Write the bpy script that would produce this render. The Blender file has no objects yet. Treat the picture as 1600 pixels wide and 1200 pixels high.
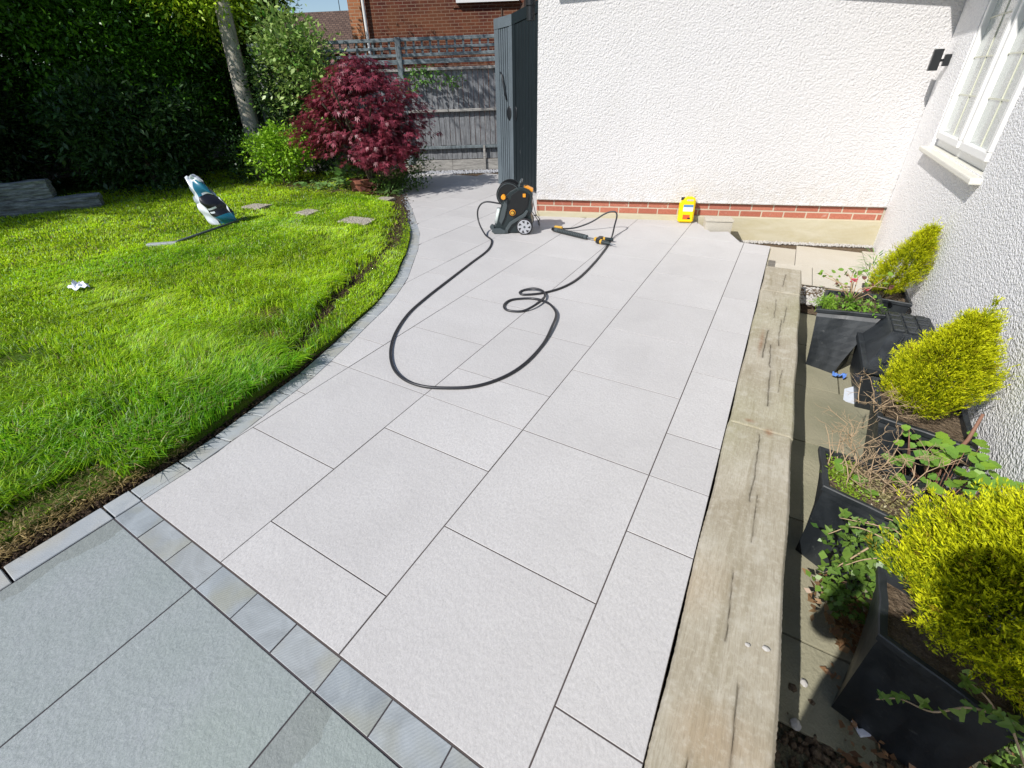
import bpy, bmesh, math, random
import numpy as np
from mathutils import Vector, Matrix
R = math.radians
rng = np.random.default_rng(7); random.seed(7)
sc = bpy.context.scene
col = sc.collection

# ------------------------------------------------------------------ camera
CAM_H = 1.4466
def _basis():
    pitch, roll, yaw = R(29.3492), R(-2.05538), R(-31.82724)
    cy, sy, cp, sp = math.cos(yaw), math.sin(yaw), math.cos(pitch), math.sin(pitch)
    F = Vector((sy*cp, cy*cp, -sp)); Rt = Vector((cy, -sy, 0)); Up = Rt.cross(F)
    cr, sr = math.cos(roll), math.sin(roll)
    return F, Rt*cr + Up*sr, -Rt*sr + Up*cr
F_, R_, U_ = _basis()
cd = bpy.data.cameras.new('camera'); cam = bpy.data.objects.new('camera', cd); col.objects.link(cam)
cam.matrix_world = Matrix(((R_.x, U_.x, -F_.x, 0), (R_.y, U_.y, -F_.y, 0), (R_.z, U_.z, -F_.z, CAM_H), (0, 0, 0, 1)))
cd.sensor_width = 36; cd.lens = 708.6264/1600*36
cd.shift_x = (800-779.43)/1600; cd.shift_y = (534.8-600)/1600
cd.clip_start = 0.02; cd.clip_end = 600
sc.camera = cam

# ------------------------------------------------------------------ light
SUN_AZ = Vector((.37, .929)).normalized(); SUN_EL = R(42.5)
ldir = Vector((SUN_AZ.x*math.cos(SUN_EL), SUN_AZ.y*math.cos(SUN_EL), -math.sin(SUN_EL)))
sl = bpy.data.lights.new('sun', 'SUN'); sl.energy = 4.7; sl.angle = R(.53); sl.color = (1, .965, .92)
sun = bpy.data.objects.new('sun', sl); col.objects.link(sun)
sun.rotation_euler = ldir.to_track_quat('-Z', 'Y').to_euler()
w = bpy.data.worlds.new('World'); sc.world = w; w.use_nodes = True
nt = w.node_tree; sky = nt.nodes.new('ShaderNodeTexSky'); sky.sky_type = 'NISHITA'; sky.sun_disc = False
sky.sun_elevation = SUN_EL
sky.sun_rotation = math.atan2(-SUN_AZ.x, -SUN_AZ.y)
sky.air_density = 1.0; sky.dust_density = .5; sky.ozone_density = 1.5
bg = nt.nodes['Background']; bg.inputs['Strength'].default_value = .11
nt.links.new(sky.outputs[0], bg.inputs['Color'])
sc.view_settings.view_transform = 'Standard'; sc.view_settings.look = 'None'
sc.view_settings.exposure = 0.19; sc.view_settings.gamma = 1; sc.view_settings.use_curve_mapping = False

# ------------------------------------------------------------------ node helpers
class NT:
    def __init__(s, name):
        s.m = bpy.data.materials.new(name); s.m.use_nodes = True
        s.t = s.m.node_tree; s.b = s.t.nodes['Principled BSDF']; s.out = s.t.nodes['Material Output']
    def n(s, typ, **kw):
        x = s.t.nodes.new(typ)
        for k, v in kw.items():
            if k.startswith('i_'):
                x.inputs[k[2:].replace('_', ' ')].default_value = v
            else: setattr(x, k, v)
        return x
    def l(s, a, b): s.t.links.new(a, b)
    def co(s, kind='Object'):
        return s.n('ShaderNodeTexCoord').outputs[kind]
    def geo(s): return s.n('ShaderNodeNewGeometry').outputs['Position']
    def mapping(s, v, scale=(1,1,1), rot=(0,0,0)):
        x = s.n('ShaderNodeMapping'); s.l(v, x.inputs['Vector']); x.inputs['Scale'].default_value = scale; x.inputs['Rotation'].default_value = rot
        return x.outputs[0]
    def noise(s, v, scale, detail=3, rough=.55, dist=0):
        x = s.n('ShaderNodeTexNoise'); s.l(v, x.inputs['Vector'])
        x.inputs['Scale'].default_value = scale; x.inputs['Detail'].default_value = detail
        x.inputs['Roughness'].default_value = rough; x.inputs['Distortion'].default_value = dist
        return x.outputs[0]
    def vor(s, v, scale, feature='F1', out='Distance', rnd=1):
        x = s.n('ShaderNodeTexVoronoi', feature=feature); s.l(v, x.inputs['Vector']); x.inputs['Scale'].default_value = scale
        x.inputs['Randomness'].default_value = rnd
        return x.outputs[out]
    def ramp(s, f, stops, interp='LINEAR'):
        x = s.n('ShaderNodeValToRGB'); x.color_ramp.interpolation = interp
        e = x.color_ramp.elements
        while len(e) < len(stops): e.new(.5)
        for i, (p, c) in enumerate(stops):
            e[i].position = p; e[i].color = tuple(c)+(1,) if len(c) == 3 else c
        s.l(f, x.inputs[0]); return x.outputs[0]
    def mix(s, f, a, b, blend='MIX'):
        x = s.n('ShaderNodeMix', data_type='RGBA', blend_type=blend)
        for sock, v in ((0, f), (6, a), (7, b)):
            if hasattr(v, 'is_linked') or hasattr(v, 'links'): s.l(v, x.inputs[sock])
            else: x.inputs[sock].default_value = v if isinstance(v, (int, float)) else (tuple(v)+(1,) if len(v) == 3 else v)
        return x.outputs[2]
    def math(s, op, a, b=0, c=0, clamp=False):
        x = s.n('ShaderNodeMath', operation=op, use_clamp=clamp)
        for i, v in enumerate((a, b, c)):
            if hasattr(v, 'links'): s.l(v, x.inputs[i])
            else: x.inputs[i].default_value = v
        return x.outputs[0]
    def bump(s, h, strength=.5, dist=.01, nrm=None):
        x = s.n('ShaderNodeBump'); x.inputs['Strength'].default_value = strength; x.inputs['Distance'].default_value = dist
        s.l(h, x.inputs['Height'])
        if nrm is not None: s.l(nrm, x.inputs['Normal'])
        return x.outputs[0]
    def set(s, color=None, rough=None, normal=None, spec=None, metal=None):
        b = s.b
        for k, v in (('Base Color', color), ('Roughness', rough), ('Normal', normal), ('Specular IOR Level', spec), ('Metallic', metal)):
            if v is None: continue
            if hasattr(v, 'links'): s.l(v, b.inputs[k])
            else: b.inputs[k].default_value = tuple(v)+(1,) if isinstance(v, (tuple, list)) and len(v) == 3 else v
        return s.m
    def rnd(s): return s.n('ShaderNodeObjectInfo').outputs['Random']

def plain(name, c, rough=.6, metal=0, spec=.5, nb=0, ns=60):
    m = NT(name)
    if nb:
        p = m.geo(); f = m.noise(p, ns, 4)
        cc = m.mix(m.math('MULTIPLY', f, nb), c, tuple(x*.45 for x in c))
        m.set(cc, rough, m.bump(f, .25, .003), spec, metal)
    else: m.set(c, rough, None, spec, metal)
    return m.m

M = {}
# pale porcelain slab: fine riven texture
def slab_mat(name, base, var, bs, tint=None, rough=.62, wear=0, damp=0):
    m = NT(name); p = m.geo()
    o = m.n('ShaderNodeObjectInfo'); off = m.n('ShaderNodeVectorMath', operation='MULTIPLY_ADD')
    cmb = m.n('ShaderNodeCombineXYZ'); m.l(o.outputs['Random'], cmb.inputs[0]); m.l(o.outputs['Random'], cmb.inputs[1])
    m.l(cmb.outputs[0], off.inputs[0]); off.inputs[1].default_value = (37, 19, 0); m.l(p, off.inputs[2]); q = off.outputs[0]
    big = m.noise(q, 2.2, 4, .6); mid = m.noise(q, 26, 4, .6, .4); fine = m.noise(m.mapping(q, (1, .55, 1), (0, 0, .5)), 130, 3, .6)
    c = m.mix(m.ramp(big, [(.35, (0,)*3), (.68, (1,)*3)]), base, var)
    c = m.mix(m.ramp(fine, [(.34, (.75,)*3), (.62, (0,)*3)]), c, tuple(x*.86 for x in base))
    c = m.mix(m.math('MULTIPLY', m.ramp(mid, [(.5, (0,)*3), (.75, (1,)*3)]), .35), c, tuple(min(1, x*1.1) for x in base))
    if tint:
        c = m.mix(m.math('MULTIPLY', m.ramp(m.noise(q, 1.1, 2), [(.5, (0,)*3), (.62, (1,)*3)]), .6), c, tint)
    c = m.mix(m.math('MULTIPLY', m.rnd(), .30), c, tuple(x*.82 for x in base))
    if wear:
        st = m.noise(p, 1.3, 5, .65, 1.2); st2 = m.noise(p, 6, 5, .7, .8)
        c = m.mix(m.math('MULTIPLY', m.ramp(st, [(.52, (0,)*3), (.66, (1,)*3)]), .22*wear), c, tuple(x*.78 for x in base))
        c = m.mix(m.math('MULTIPLY', m.ramp(st2, [(.62, (0,)*3), (.74, (1,)*3)]), .14*wear), c, (base[0]*.74, base[1]*.71, base[2]*.66))
        dots = m.vor(p, 23); c = m.mix(m.math('MULTIPLY', m.ramp(dots, [(.05, (1,)*3), (.09, (0,)*3)]), .25), c, tuple(x*.6 for x in base))
    if damp:
        sp = m.n('ShaderNodeSeparateXYZ'); m.l(p, sp.inputs[0]); wob = m.math('MULTIPLY', m.math('SUBTRACT', m.noise(p, 7, 3), .5), .16)
        a_ = m.math('LESS_THAN', m.math('ADD', sp.outputs[0], wob), -1.915); b_ = m.math('MULTIPLY', a_, m.math('GREATER_THAN', m.math('ADD', sp.outputs[1], wob), -.10))
        c_ = m.math('MULTIPLY', m.math('LESS_THAN', m.math('ADD', sp.outputs[0], wob), -.70), m.math('GREATER_THAN', sp.outputs[0], -.806))
        c = m.mix(m.math('MULTIPLY', m.math('MAXIMUM', b_, c_), .42), c, (.155, .165, .145))
    nb = m.bump(m.math('ADD', fine, m.math('MULTIPLY', mid, 1.3)), .42, bs)
    m.set(c, rough, nb, .4); return m.m
M['porcelain'] = slab_mat('pale_porcelain', (.505, .49, .48), (.565, .55, .54), .0035, wear=1)
M['grey_slab'] = slab_mat('blue_grey_slab', (.27, .305, .30), (.32, .34, .355), .006, (.255, .30, .27), damp=1)
M['low_slab'] = slab_mat('old_slab', (.31, .29, .20), (.23, .22, .15), .008, (.13, .14, .08), .85, wear=2)
M['path_slab'] = slab_mat('path_slab', (.50, .46, .38), (.56, .53, .47), .004)

def sett_mat(name, light):
    m = NT(name); p = m.geo(); r = m.rnd()
    o = m.n('ShaderNodeCombineXYZ'); m.l(m.math('MULTIPLY', r, 50), o.inputs[0]); m.l(m.math('MULTIPLY', r, 23), o.inputs[1])
    a = m.n('ShaderNodeVectorMath', operation='ADD'); m.l(o.outputs[0], a.inputs[0]); m.l(p, a.inputs[1]); q = a.outputs[0]
    n1 = m.noise(q, 9, 5, .6, .8); wv = m.n('ShaderNodeTexWave'); m.l(m.mapping(q, (1, 1, 1), (0, 0, .6)), wv.inputs[0])
    wv.inputs['Scale'].default_value = 38; wv.inputs['Distortion'].default_value = 2.5; wv.inputs['Detail'].default_value = 2
    if light: A, B, C = (.29, .32, .345), (.38, .40, .41), (.33, .32, .27)
    else: A, B, C = (.21, .235, .25), (.33, .365, .39), (.27, .275, .22)
    c = m.mix(m.ramp(n1, [(.35, (0,)*3), (.7, (1,)*3)]), A, B)
    c = m.mix(m.math('MULTIPLY', m.ramp(m.noise(q, 5, 2), [(.5, (0,)*3), (.65, (1,)*3)]), .7), c, C)
    c = m.mix(m.math('MULTIPLY', wv.outputs[1], .07), c, (.55, .57, .56))
    c = m.mix(m.math('MULTIPLY', r, .35), c, (.38, .38, .36))
    h = m.math('ADD', m.math('MULTIPLY', wv.outputs[1], .25), m.math('MULTIPLY', n1, 1.6))
    m.set(c, .55, m.bump(h, .35, .004), .4); return m.m
M['sett'] = sett_mat('riven_sandstone', False); M['kerb'] = sett_mat('kerb_sandstone', True)
M['joint'] = plain('joint_mortar', (.055, .045, .05), .95)
M['joint_light'] = plain('grey_grout', (.075, .06, .056), .95)

def wood_mat(name, A, B, C, axis_scale=(14, 1.2, 14), crack=.0, bs=.01, coord='Object'):
    m = NT(name); p = m.co(coord); r = m.rnd()
    o = m.n('ShaderNodeCombineXYZ'); m.l(m.math('MULTIPLY', r, 31), o.inputs[0]); m.l(m.math('MULTIPLY', r, 17), o.inputs[2])
    a = m.n('ShaderNodeVectorMath', operation='ADD'); m.l(o.outputs[0], a.inputs[0]); m.l(p, a.inputs[1]); q = a.outputs[0]
    g = m.noise(m.mapping(q, axis_scale), 5, 6, .65, .6); blot = m.noise(q, 4.5, 4, .6); fine = m.noise(m.mapping(q, tuple(x*3 for x in axis_scale)), 7, 4, .7)
    c = m.mix(m.ramp(blot, [(.35, (0,)*3), (.65, (1,)*3)]), A, B)
    c = m.mix(m.ramp(g, [(.38, (.9,)*3), (.56, (0,)*3)]), c, C)
    c = m.mix(m.math('MULTIPLY', m.ramp(fine, [(.4, (1,)*3), (.6, (0,)*3)]), .45), c, tuple(x*.6 for x in C))
    h = m.math('ADD', g, m.math('MULTIPLY', fine, .6))
    if crack:
        cr = m.noise(m.mapping(q, (axis_scale[0]*.55, axis_scale[1]*.55, 1)), 4.2, 4, .6, 1.2)
        k = m.ramp(cr, [(.285, (1,)*3), (.325, (0,)*3)])
        c = m.mix(m.math('MULTIPLY', k, crack), c, (.05, .035, .025))
        st = m.noise(q, 2.1, 2, .5); c = m.mix(m.math('MULTIPLY', m.ramp(st, [(.6, (0,)*3), (.75, (1,)*3)]), .35), c, (.34, .20, .10))
        gr = m.noise(m.mapping(q, (3, 1, 1)), 1.7, 3, .5); c = m.mix(m.math('MULTIPLY', m.ramp(gr, [(.5, (0,)*3), (.7, (1,)*3)]), .4), c, (.27, .27, .14))
        h = m.math('SUBTRACT', h, m.math('MULTIPLY', k, 1.5))
    m.set(c, .85, m.bump(h, .6, bs), .25); return m.m
def sleeper_mat():
    m = NT('weathered_sleeper'); a = m.n('ShaderNodeAttribute', attribute_name='col').outputs['Color']; p = m.geo()
    g = m.noise(m.mapping(p, (60, 5, 60)), 4, 5, .7, .8); f = m.noise(p, 60, 5, .7); sp = m.noise(p, 11, 4, .65)
    c = m.mix(m.math('MULTIPLY', m.ramp(g, [(.36, (1,)*3), (.55, (0,)*3)]), .4), a, (.20, .165, .11))
    c = m.mix(m.math('MULTIPLY', m.ramp(f, [(.5, (0,)*3), (.7, (1,)*3)]), .3), c, (.60, .56, .47))
    c = m.mix(m.math('MULTIPLY', m.ramp(sp, [(.52, (0,)*3), (.68, (1,)*3)]), .35), c, (.56, .53, .46))
    m.set(c, .9, m.bump(m.math('ADD', g, m.math('MULTIPLY', f, .5)), .35, .003), .2); return m.m
M['sleeper'] = sleeper_mat()
M['sleeper_dark'] = wood_mat('old_grey_sleeper', (.22, .24, .24), (.40, .43, .43), (.09, .09, .085), (1.0, 9, 9), 0, .02)
M['fence'] = wood_mat('grey_fence_board', (.24, .25, .265), (.35, .36, .37), (.12, .125, .135), (12, 12, .8), 0, .006)
M['rail'] = wood_mat('pale_fence_rail', (.42, .41, .38), (.52, .50, .46), (.22, .21, .2), (.8, 12, 12), 0, .005)
M['trellis'] = wood_mat('grey_trellis', (.20, .25, .27), (.30, .34, .35), (.10, .12, .13), (1, 10, 10), 0, .004)
M['post'] = wood_mat('grey_post', (.19, .23, .25), (.27, .31, .32), (.10, .12, .13), (10, 10, 1), 0, .006)

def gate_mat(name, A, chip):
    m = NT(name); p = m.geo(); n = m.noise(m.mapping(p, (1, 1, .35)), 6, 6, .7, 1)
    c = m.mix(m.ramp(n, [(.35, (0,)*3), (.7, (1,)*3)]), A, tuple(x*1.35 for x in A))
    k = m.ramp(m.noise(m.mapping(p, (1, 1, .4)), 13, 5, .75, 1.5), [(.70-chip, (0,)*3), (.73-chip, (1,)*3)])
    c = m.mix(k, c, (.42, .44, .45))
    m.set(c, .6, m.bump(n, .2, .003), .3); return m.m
M['gate_a'] = gate_mat('lit_weathered_gate_paint', (.085, .105, .12), .035)  # paler tone stands in for sunlight on the left leaf; chips are worn paint
M['gate_b'] = gate_mat('shaded_gate_paint', (.007, .012, .015), 0)  # gate colour darkened to paint shade onto the right leaf
M['black_metal'] = plain('black_iron', (.015, .018, .022), .4, .2)

def render_mat(name, base, sc1, s, d):
    m = NT(name); p = m.geo()
    v1 = m.vor(p, sc1, 'SMOOTH_F1'); v2 = m.vor(m.mapping(p, (1, 1, 1), (.3, .2, .1)), sc1*1.9, 'F1'); n = m.noise(p, sc1*.8, 5, .65, .6)
    h = m.math('ADD', m.math('MULTIPLY', v1, -1.0), m.math('ADD', m.math('MULTIPLY', v2, -.45), m.math('MULTIPLY', n, .9)))
    big = m.noise(p, .9, 3)
    c = m.mix(m.ramp(big, [(.3, (0,)*3), (.7, (1,)*3)]), base, tuple(x*.95 for x in base))
    c = m.mix(m.ramp(n, [(.3, (.6,)*3), (.5, (0,)*3)]), c, tuple(x*.88 for x in base))
    drt = m.noise(m.mapping(p, (1, 1, .35)), 2.2, 5, .7, .5); sz = m.n('ShaderNodeSeparateXYZ'); m.l(p, sz.inputs[0])
    lowz = m.math('SUBTRACT', 1.0, m.math('MULTIPLY', m.math('SUBTRACT', sz.outputs[2], .2), 2.2), 0, True)
    c = m.mix(m.math('MULTIPLY', m.ramp(drt, [(.5, (0,)*3), (.7, (1,)*3)]), .08), c, (.52, .49, .45))
    c = m.mix(m.math('MULTIPLY', m.math('MULTIPLY', lowz, m.ramp(m.noise(p, 12, 4), [(.4, (0,)*3), (.6, (1,)*3)])), .28), c, (.48, .42, .33))
    m.set(c, .85, m.bump(h, s, d), .3); return m.m
M['render_a'] = render_mat('white_roughcast', (.67, .655, .65), 56, .85, .009)
def pebble_wall():
    m = NT('white_pebbledash'); p = m.geo()
    d1 = m.vor(p, 62, 'F1'); d2 = m.vor(m.mapping(p, (1, 1, 1), (.4, .3, .2)), 105, 'F1')
    a1 = m.math('SUBTRACT', 1.0, m.math('MULTIPLY', m.math('MULTIPLY', d1, d1), 2.2), 0, True); a2 = m.math('SUBTRACT', 1.0, m.math('MULTIPLY', m.math('MULTIPLY', d2, d2), 2.4), 0, True)
    h = m.math('ADD', a1, m.math('MULTIPLY', a2, .7)); n = m.noise(p, 30, 4, .6); h = m.math('ADD', h, m.math('MULTIPLY', n, .8))
    c = m.mix(m.ramp(a1, [(.15, (.55,)*3), (.5, (0,)*3)]), (.88, .87, .87), (.72, .72, .74))
    m.set(c, .85, m.bump(h, .65, .006), .3); return m.m
M['render_b'] = pebble_wall()
M['concrete'] = (lambda m: m.set(m.mix(m.ramp(m.noise(m.mapping(m.geo(), (1, 1, 4)), 3, 5, .6, .5), [(.3, (0,)*3), (.7, (1,)*3)]), (.47, .42, .28), (.54, .50, .38)), .9, m.bump(m.noise(m.geo(), 30, 5), .5, .006), .2))(NT('yellowed_concrete'))
def brick_mat():
    m = NT('red_brick'); r = m.rnd(); p = m.geo()
    c = m.ramp(r, [(0, (.38, .13, .085)), (.5, (.48, .18, .115)), (1, (.42, .155, .11))])
    n = m.noise(p, 70, 4, .6); c = m.mix(m.ramp(n, [(.35, (.5,)*3), (.6, (0,)*3)]), c, (.30, .09, .06))
    c = m.mix(m.math('MULTIPLY', m.ramp(m.noise(p, 9, 5, .7), [(.6, (0,)*3), (.72, (1,)*3)]), .5), c, (.6, .5, .42))
    m.set(c, .85, m.bump(n, .4, .004), .2); return m.m
M['brick'] = brick_mat(); M['mortar'] = plain('pale_mortar', (.56, .49, .38), .95, nb=.3, ns=50)
def far_brick(name, c1, c2, mo):
    m = NT(name); uv = m.co('Object')
    b = m.n('ShaderNodeTexBrick'); sep = m.n('ShaderNodeSeparateXYZ'); m.l(uv, sep.inputs[0])
    cm = m.n('ShaderNodeCombineXYZ'); m.l(m.math('ADD', sep.outputs[0], sep.outputs[1]), cm.inputs[0]); m.l(sep.outputs[2], cm.inputs[1]); m.l(cm.outputs[0], b.inputs['Vector'])
    b.inputs['Color1'].default_value = c1+(1,); b.inputs['Color2'].default_value = c2+(1,); b.inputs['Mortar'].default_value = mo+(1,)
    b.inputs['Scale'].default_value = 1; b.inputs['Mortar Size'].default_value = .008; b.inputs['Brick Width'].default_value = .225; b.inputs['Row Height'].default_value = .075
    n = m.noise(uv, 1.5, 4); c = m.mix(m.ramp(n, [(.4, (.35,)*3), (.6, (0,)*3)]), b.outputs['Color'], (.26, .115, .05))
    m.set(c, .9, m.bump(m.math('MULTIPLY', b.outputs['Fac'], -1), .5, .008), .2); return m.m
M['far_brick'] = far_brick('brown_red_brick', (.125, .032, .02), (.075, .021, .015), (.22, .15, .11))
M['far_brick2'] = far_brick('orange_brick', (.50, .20, .09), (.40, .15, .07), (.45, .33, .22))
def tile_mat():
    m = NT('brown_roof_tile'); p = m.co('Object'); b = m.n('ShaderNodeTexBrick'); m.l(p, b.inputs['Vector'])
    b.inputs['Color1'].default_value = (.10, .065, .05, 1); b.inputs['Color2'].default_value = (.15, .10, .075, 1); b.inputs['Mortar'].default_value = (.03, .02, .02, 1)
    b.inputs['Scale'].default_value = 1; b.inputs['Mortar Size'].default_value = .012; b.inputs['Brick Width'].default_value = .18; b.inputs['Row Height'].default_value = .12
    m.set(b.outputs['Color'], .9, None, .2); return m.m
M['tile'] = tile_mat()
M['upvc'] = plain('white_plastic_frame', (.78, .78, .76), .35)
M['cream'] = plain('cream_painted_sill', (.70, .68, .60), .45)
M['lead'] = plain('cream_lead_strip', (.62, .62, .50), .5)
def glass_mat():
    m = NT('leaded_window_glass'); p = m.geo(); n = m.noise(p, 90, 3, .6); v = m.vor(p, 60)
    c = m.mix(m.ramp(n, [(.4, (0,)*3), (.6, (1,)*3)]), (.27, .31, .29), (.42, .46, .44))
    m.set(c, .12, m.bump(v, .25, .003), .9); m.b.inputs['Coat Weight'].default_value = .6; return m.m
M['glass'] = glass_mat(); M['glass_dark'] = plain('dark_window_glass', (.03, .035, .045), .08, 0, .8)
M['soffit'] = plain('white_soffit', (.7, .7, .68), .5)
# plastics
M['shell'] = plain('dark_grey_washer_shell', (.018, .028, .030), .35, nb=.2); M['shell2'] = plain('black_washer_shell', (.008, .009, .010), .4)
M['trim'] = plain('slate_grey_plastic', (.065, .08, .085), .3); M['orange'] = plain('orange_plastic', (.85, .33, .02), .4)
M['yellow_ring'] = plain('yellow_brass', (.62, .36, .05), .35, .2)
M['silver'] = plain('silver_wheel_trim', (.50, .51, .54), .35, .3); M['rubber'] = plain('black_rubber', (.012, .012, .014), .6)
M['clear'] = plain('pale_bottle_plastic', (.55, .60, .58), .2); M['hose'] = plain('black_hose', (.022, .022, .026), .42)
M['steel'] = plain('steel_tube', (.30, .32, .34), .3, .8); M['grip'] = plain('ribbed_grey_sleeve', (.055, .07, .075), .5, nb=.5, ns=120)
M['can'] = plain('yellow_plastic', (.90, .62, .0), .35); M['can_label'] = plain('white_label', (.75, .78, .85), .5)
M['blue_print'] = plain('blue_print', (.10, .22, .42), .5); M['red_print'] = plain('red_print', (.72, .10, .02), .5)
M['black'] = plain('black_plastic', (.012, .014, .016), .4)
def pot_mat():
    m = NT('black_pot_plastic'); p = m.co('Object'); n = m.noise(m.mapping(p, (1, 1, .4)), 9, 5, .65, .5); f = m.noise(p, 160, 3)
    c = m.mix(m.ramp(n, [(.4, (0,)*3), (.75, (1,)*3)]), (.012, .015, .018), (.034, .040, .045))
    c = m.mix(m.math('MULTIPLY', m.ramp(m.noise(p, 22, 6, .75), [(.62, (0,)*3), (.7, (1,)*3)]), .35), c, (.16, .17, .16))
    m.set(c, m.ramp(n, [(.3, (.38,)*3), (.7, (.6,)*3)]), m.bump(f, .15, .002), .5); return m.m
M['pot'] = pot_mat()
def soil_mat(name, A, B, C, s=18):
    m = NT(name); p = m.geo(); n = m.noise(p, s, 6, .7, .5); f = m.noise(p, s*7, 4, .7); v = m.vor(p, s*3.2)
    c = m.mix(m.ramp(n, [(.35, (0,)*3), (.65, (1,)*3)]), A, B)
    c = m.mix(m.ramp(f, [(.55, (0,)*3), (.7, (1,)*3)]), c, C)
    m.set(c, .95, m.bump(m.math('ADD', m.math('ADD', n, f), v), .9, .02), .15); return m.m
M['soil'] = soil_mat('brown_soil', (.055, .035, .024), (.115, .078, .05), (.20, .15, .10))
M['dry_soil'] = soil_mat('dry_soil', (.12, .085, .055), (.20, .15, .10), (.30, .24, .17))
M['low_ground'] = soil_mat('dirty_bed_floor', (.13, .12, .08), (.20, .19, .12), (.28, .26, .18), 9)
def lawn_mat():
    m = NT('lawn_ground'); p = m.geo(); n = m.noise(p, 3, 5, .6); f = m.noise(p, 60, 5, .7)
    c = m.mix(m.ramp(n, [(.4, (0,)*3), (.62, (1,)*3)]), (.045, .10, .006), (.08, .13, .012))
    c = m.mix(m.ramp(f, [(.5, (0,)*3), (.68, (1,)*3)]), c, (.10, .09, .035))
    m.set(c, .95, m.bump(f, .8, .02), .1); return m.m
M['lawn'] = lawn_mat()
M['stone'] = soil_mat('pale_stepping_stone', (.40, .36, .29), (.50, .46, .38), (.32, .28, .22), 12)
M['pebble'] = plain('white_pebble', (.50, .48, .45), .8, nb=.5); M['pebble_grey'] = plain('grey_pebble', (.40, .41, .44), .7, nb=.4)
def bark_mat(name, A, B):
    m = NT(name); p = m.co('Object'); n = m.noise(m.mapping(p, (1, 1, .3)), 14, 6, .7, 1)
    m.set(m.mix(m.ramp(n, [(.4, (0,)*3), (.6, (1,)*3)]), A, B), .9, m.bump(n, .8, .02), .15); return m.m
M['bark'] = bark_mat('pale_bark', (.26, .24, .20), (.48, .44, .36)); M['bark_dark'] = bark_mat('dark_bark', (.05, .04, .03), (.11, .09, .065))
M['twig'] = plain('dry_twig', (.46, .33, .20), .8, nb=.5); M['red_stem'] = plain('red_brown_stem', (.22, .11, .07), .7)
def leaf_mat(name, tr=.35, rough=.5, spec=.35):
    m = NT(name); a = m.n('ShaderNodeAttribute', attribute_name='col'); c = a.outputs['Color']
    m.set(c, rough, None, spec)
    t = m.n('ShaderNodeBsdfTranslucent'); m.l(c, t.inputs[0]); mx = m.n('ShaderNodeMixShader'); mx.inputs[0].default_value = tr
    m.l(m.b.outputs[0], mx.inputs[1]); m.l(t.outputs[0], mx.inputs[2]); m.l(mx.outputs[0], m.out.inputs[0]); return m.m
M['leaf'] = leaf_mat('leaf_by_colour', .22, .42, .45); M['grass'] = leaf_mat('grass_by_colour', .45, .45, .3); M['needle'] = leaf_mat('golden_sprays', .3, .6, .2)
def leaf_single(name, A, B, tr=.3):
    m = NT(name); p = m.co('Object'); n = m.noise(p, 30, 3); c = m.mix(m.rnd(), A, B)
    c = m.mix(m.math('MULTIPLY', n, .3), c, tuple(x*.6 for x in A)); m.set(c, .45, None, .4)
    t = m.n('ShaderNodeBsdfTranslucent'); m.l(c, t.inputs[0]); mx = m.n('ShaderNodeMixShader'); mx.inputs[0].default_value = tr
    m.l(m.b.outputs[0], mx.inputs[1]); m.l(t.outputs[0], mx.inputs[2]); m.l(mx.outputs[0], m.out.inputs[0]); return m.m
M['broad_leaf'] = leaf_single('bright_green_leaf', (.24, .40, .04), (.14, .30, .05)); M['ivy_leaf'] = leaf_single('ivy_leaf', (.10, .20, .03), (.20, .30, .05))
M['hosta'] = leaf_single('pale_green_leaf', (.18, .34, .10), (.25, .42, .12)); M['heuchera'] = leaf_single('maroon_leaf', (.14, .06, .05), (.20, .09, .06))
M['pink'] = plain('pink_petal', (.50, .05, .09), .6)

# ------------------------------------------------------------------ object helpers
def link(o, parent=None):
    col.objects.link(o)
    if parent is not None: o.parent = parent
    return o
def tag(o, label=None, cat=None, group=None, kind=None):
    if label: o['label'] = label
    if cat: o['category'] = cat
    if group: o['group'] = group
    if kind: o['kind'] = kind
    return o
def empty(name, loc=(0,0,0), rz=0):
    o = bpy.data.objects.new(name, None); o.location = loc; o.rotation_euler = (0, 0, rz); o.empty_display_size = .1
    return link(o)
def mesh_obj(name, verts, faces, m, parent=None, smooth=False, local=True):
    me = bpy.data.meshes.new(name); me.from_pydata([tuple(v) for v in verts], [], faces)
    me.validate(); me.update()
    if m: me.materials.append(m)
    if smooth: me.polygons.foreach_set('use_smooth', [True]*len(me.polygons))
    return link(bpy.data.objects.new(name, me), parent)
def bm_obj(name, bm, m, parent=None, smooth=False, bevel=0, seg=2):
    if bevel:
        bmesh.ops.bevel(bm, geom=list(bm.edges), offset=bevel, segments=seg, affect='EDGES', profile=.6, clamp_overlap=True)
    bmesh.ops.recalc_face_normals(bm, faces=bm.faces)
    me = bpy.data.meshes.new(name); bm.to_mesh(me); bm.free()
    if isinstance(m, (list, tuple)):
        for x in m: me.materials.append(x)
    else: me.materials.append(m)
    if smooth: me.polygons.foreach_set('use_smooth', [True]*len(me.polygons))
    return link(bpy.data.objects.new(name, me), parent)
def box(bm, c, s, mat=None):
    r = bmesh.ops.create_cube(bm, size=1); T = Matrix.Translation(c) @ Matrix.Diagonal((s[0], s[1], s[2], 1))
    if mat is not None: T = mat @ T
    bmesh.ops.transform(bm, matrix=T, verts=r['verts']); return r['verts']
def cyl(bm, a, b, r1, r2=None, seg=16, cap=True):
    a, b = Vector(a), Vector(b); r2 = r1 if r2 is None else r2; d = b-a
    r = bmesh.ops.create_cone(bm, cap_ends=cap, segments=seg, radius1=r1, radius2=r2, depth=d.length)
    bmesh.ops.transform(bm, matrix=Matrix.Translation((a+b)/2) @ d.to_track_quat('Z', 'Y').to_matrix().to_4x4(), verts=r['verts']); return r['verts']
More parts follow.
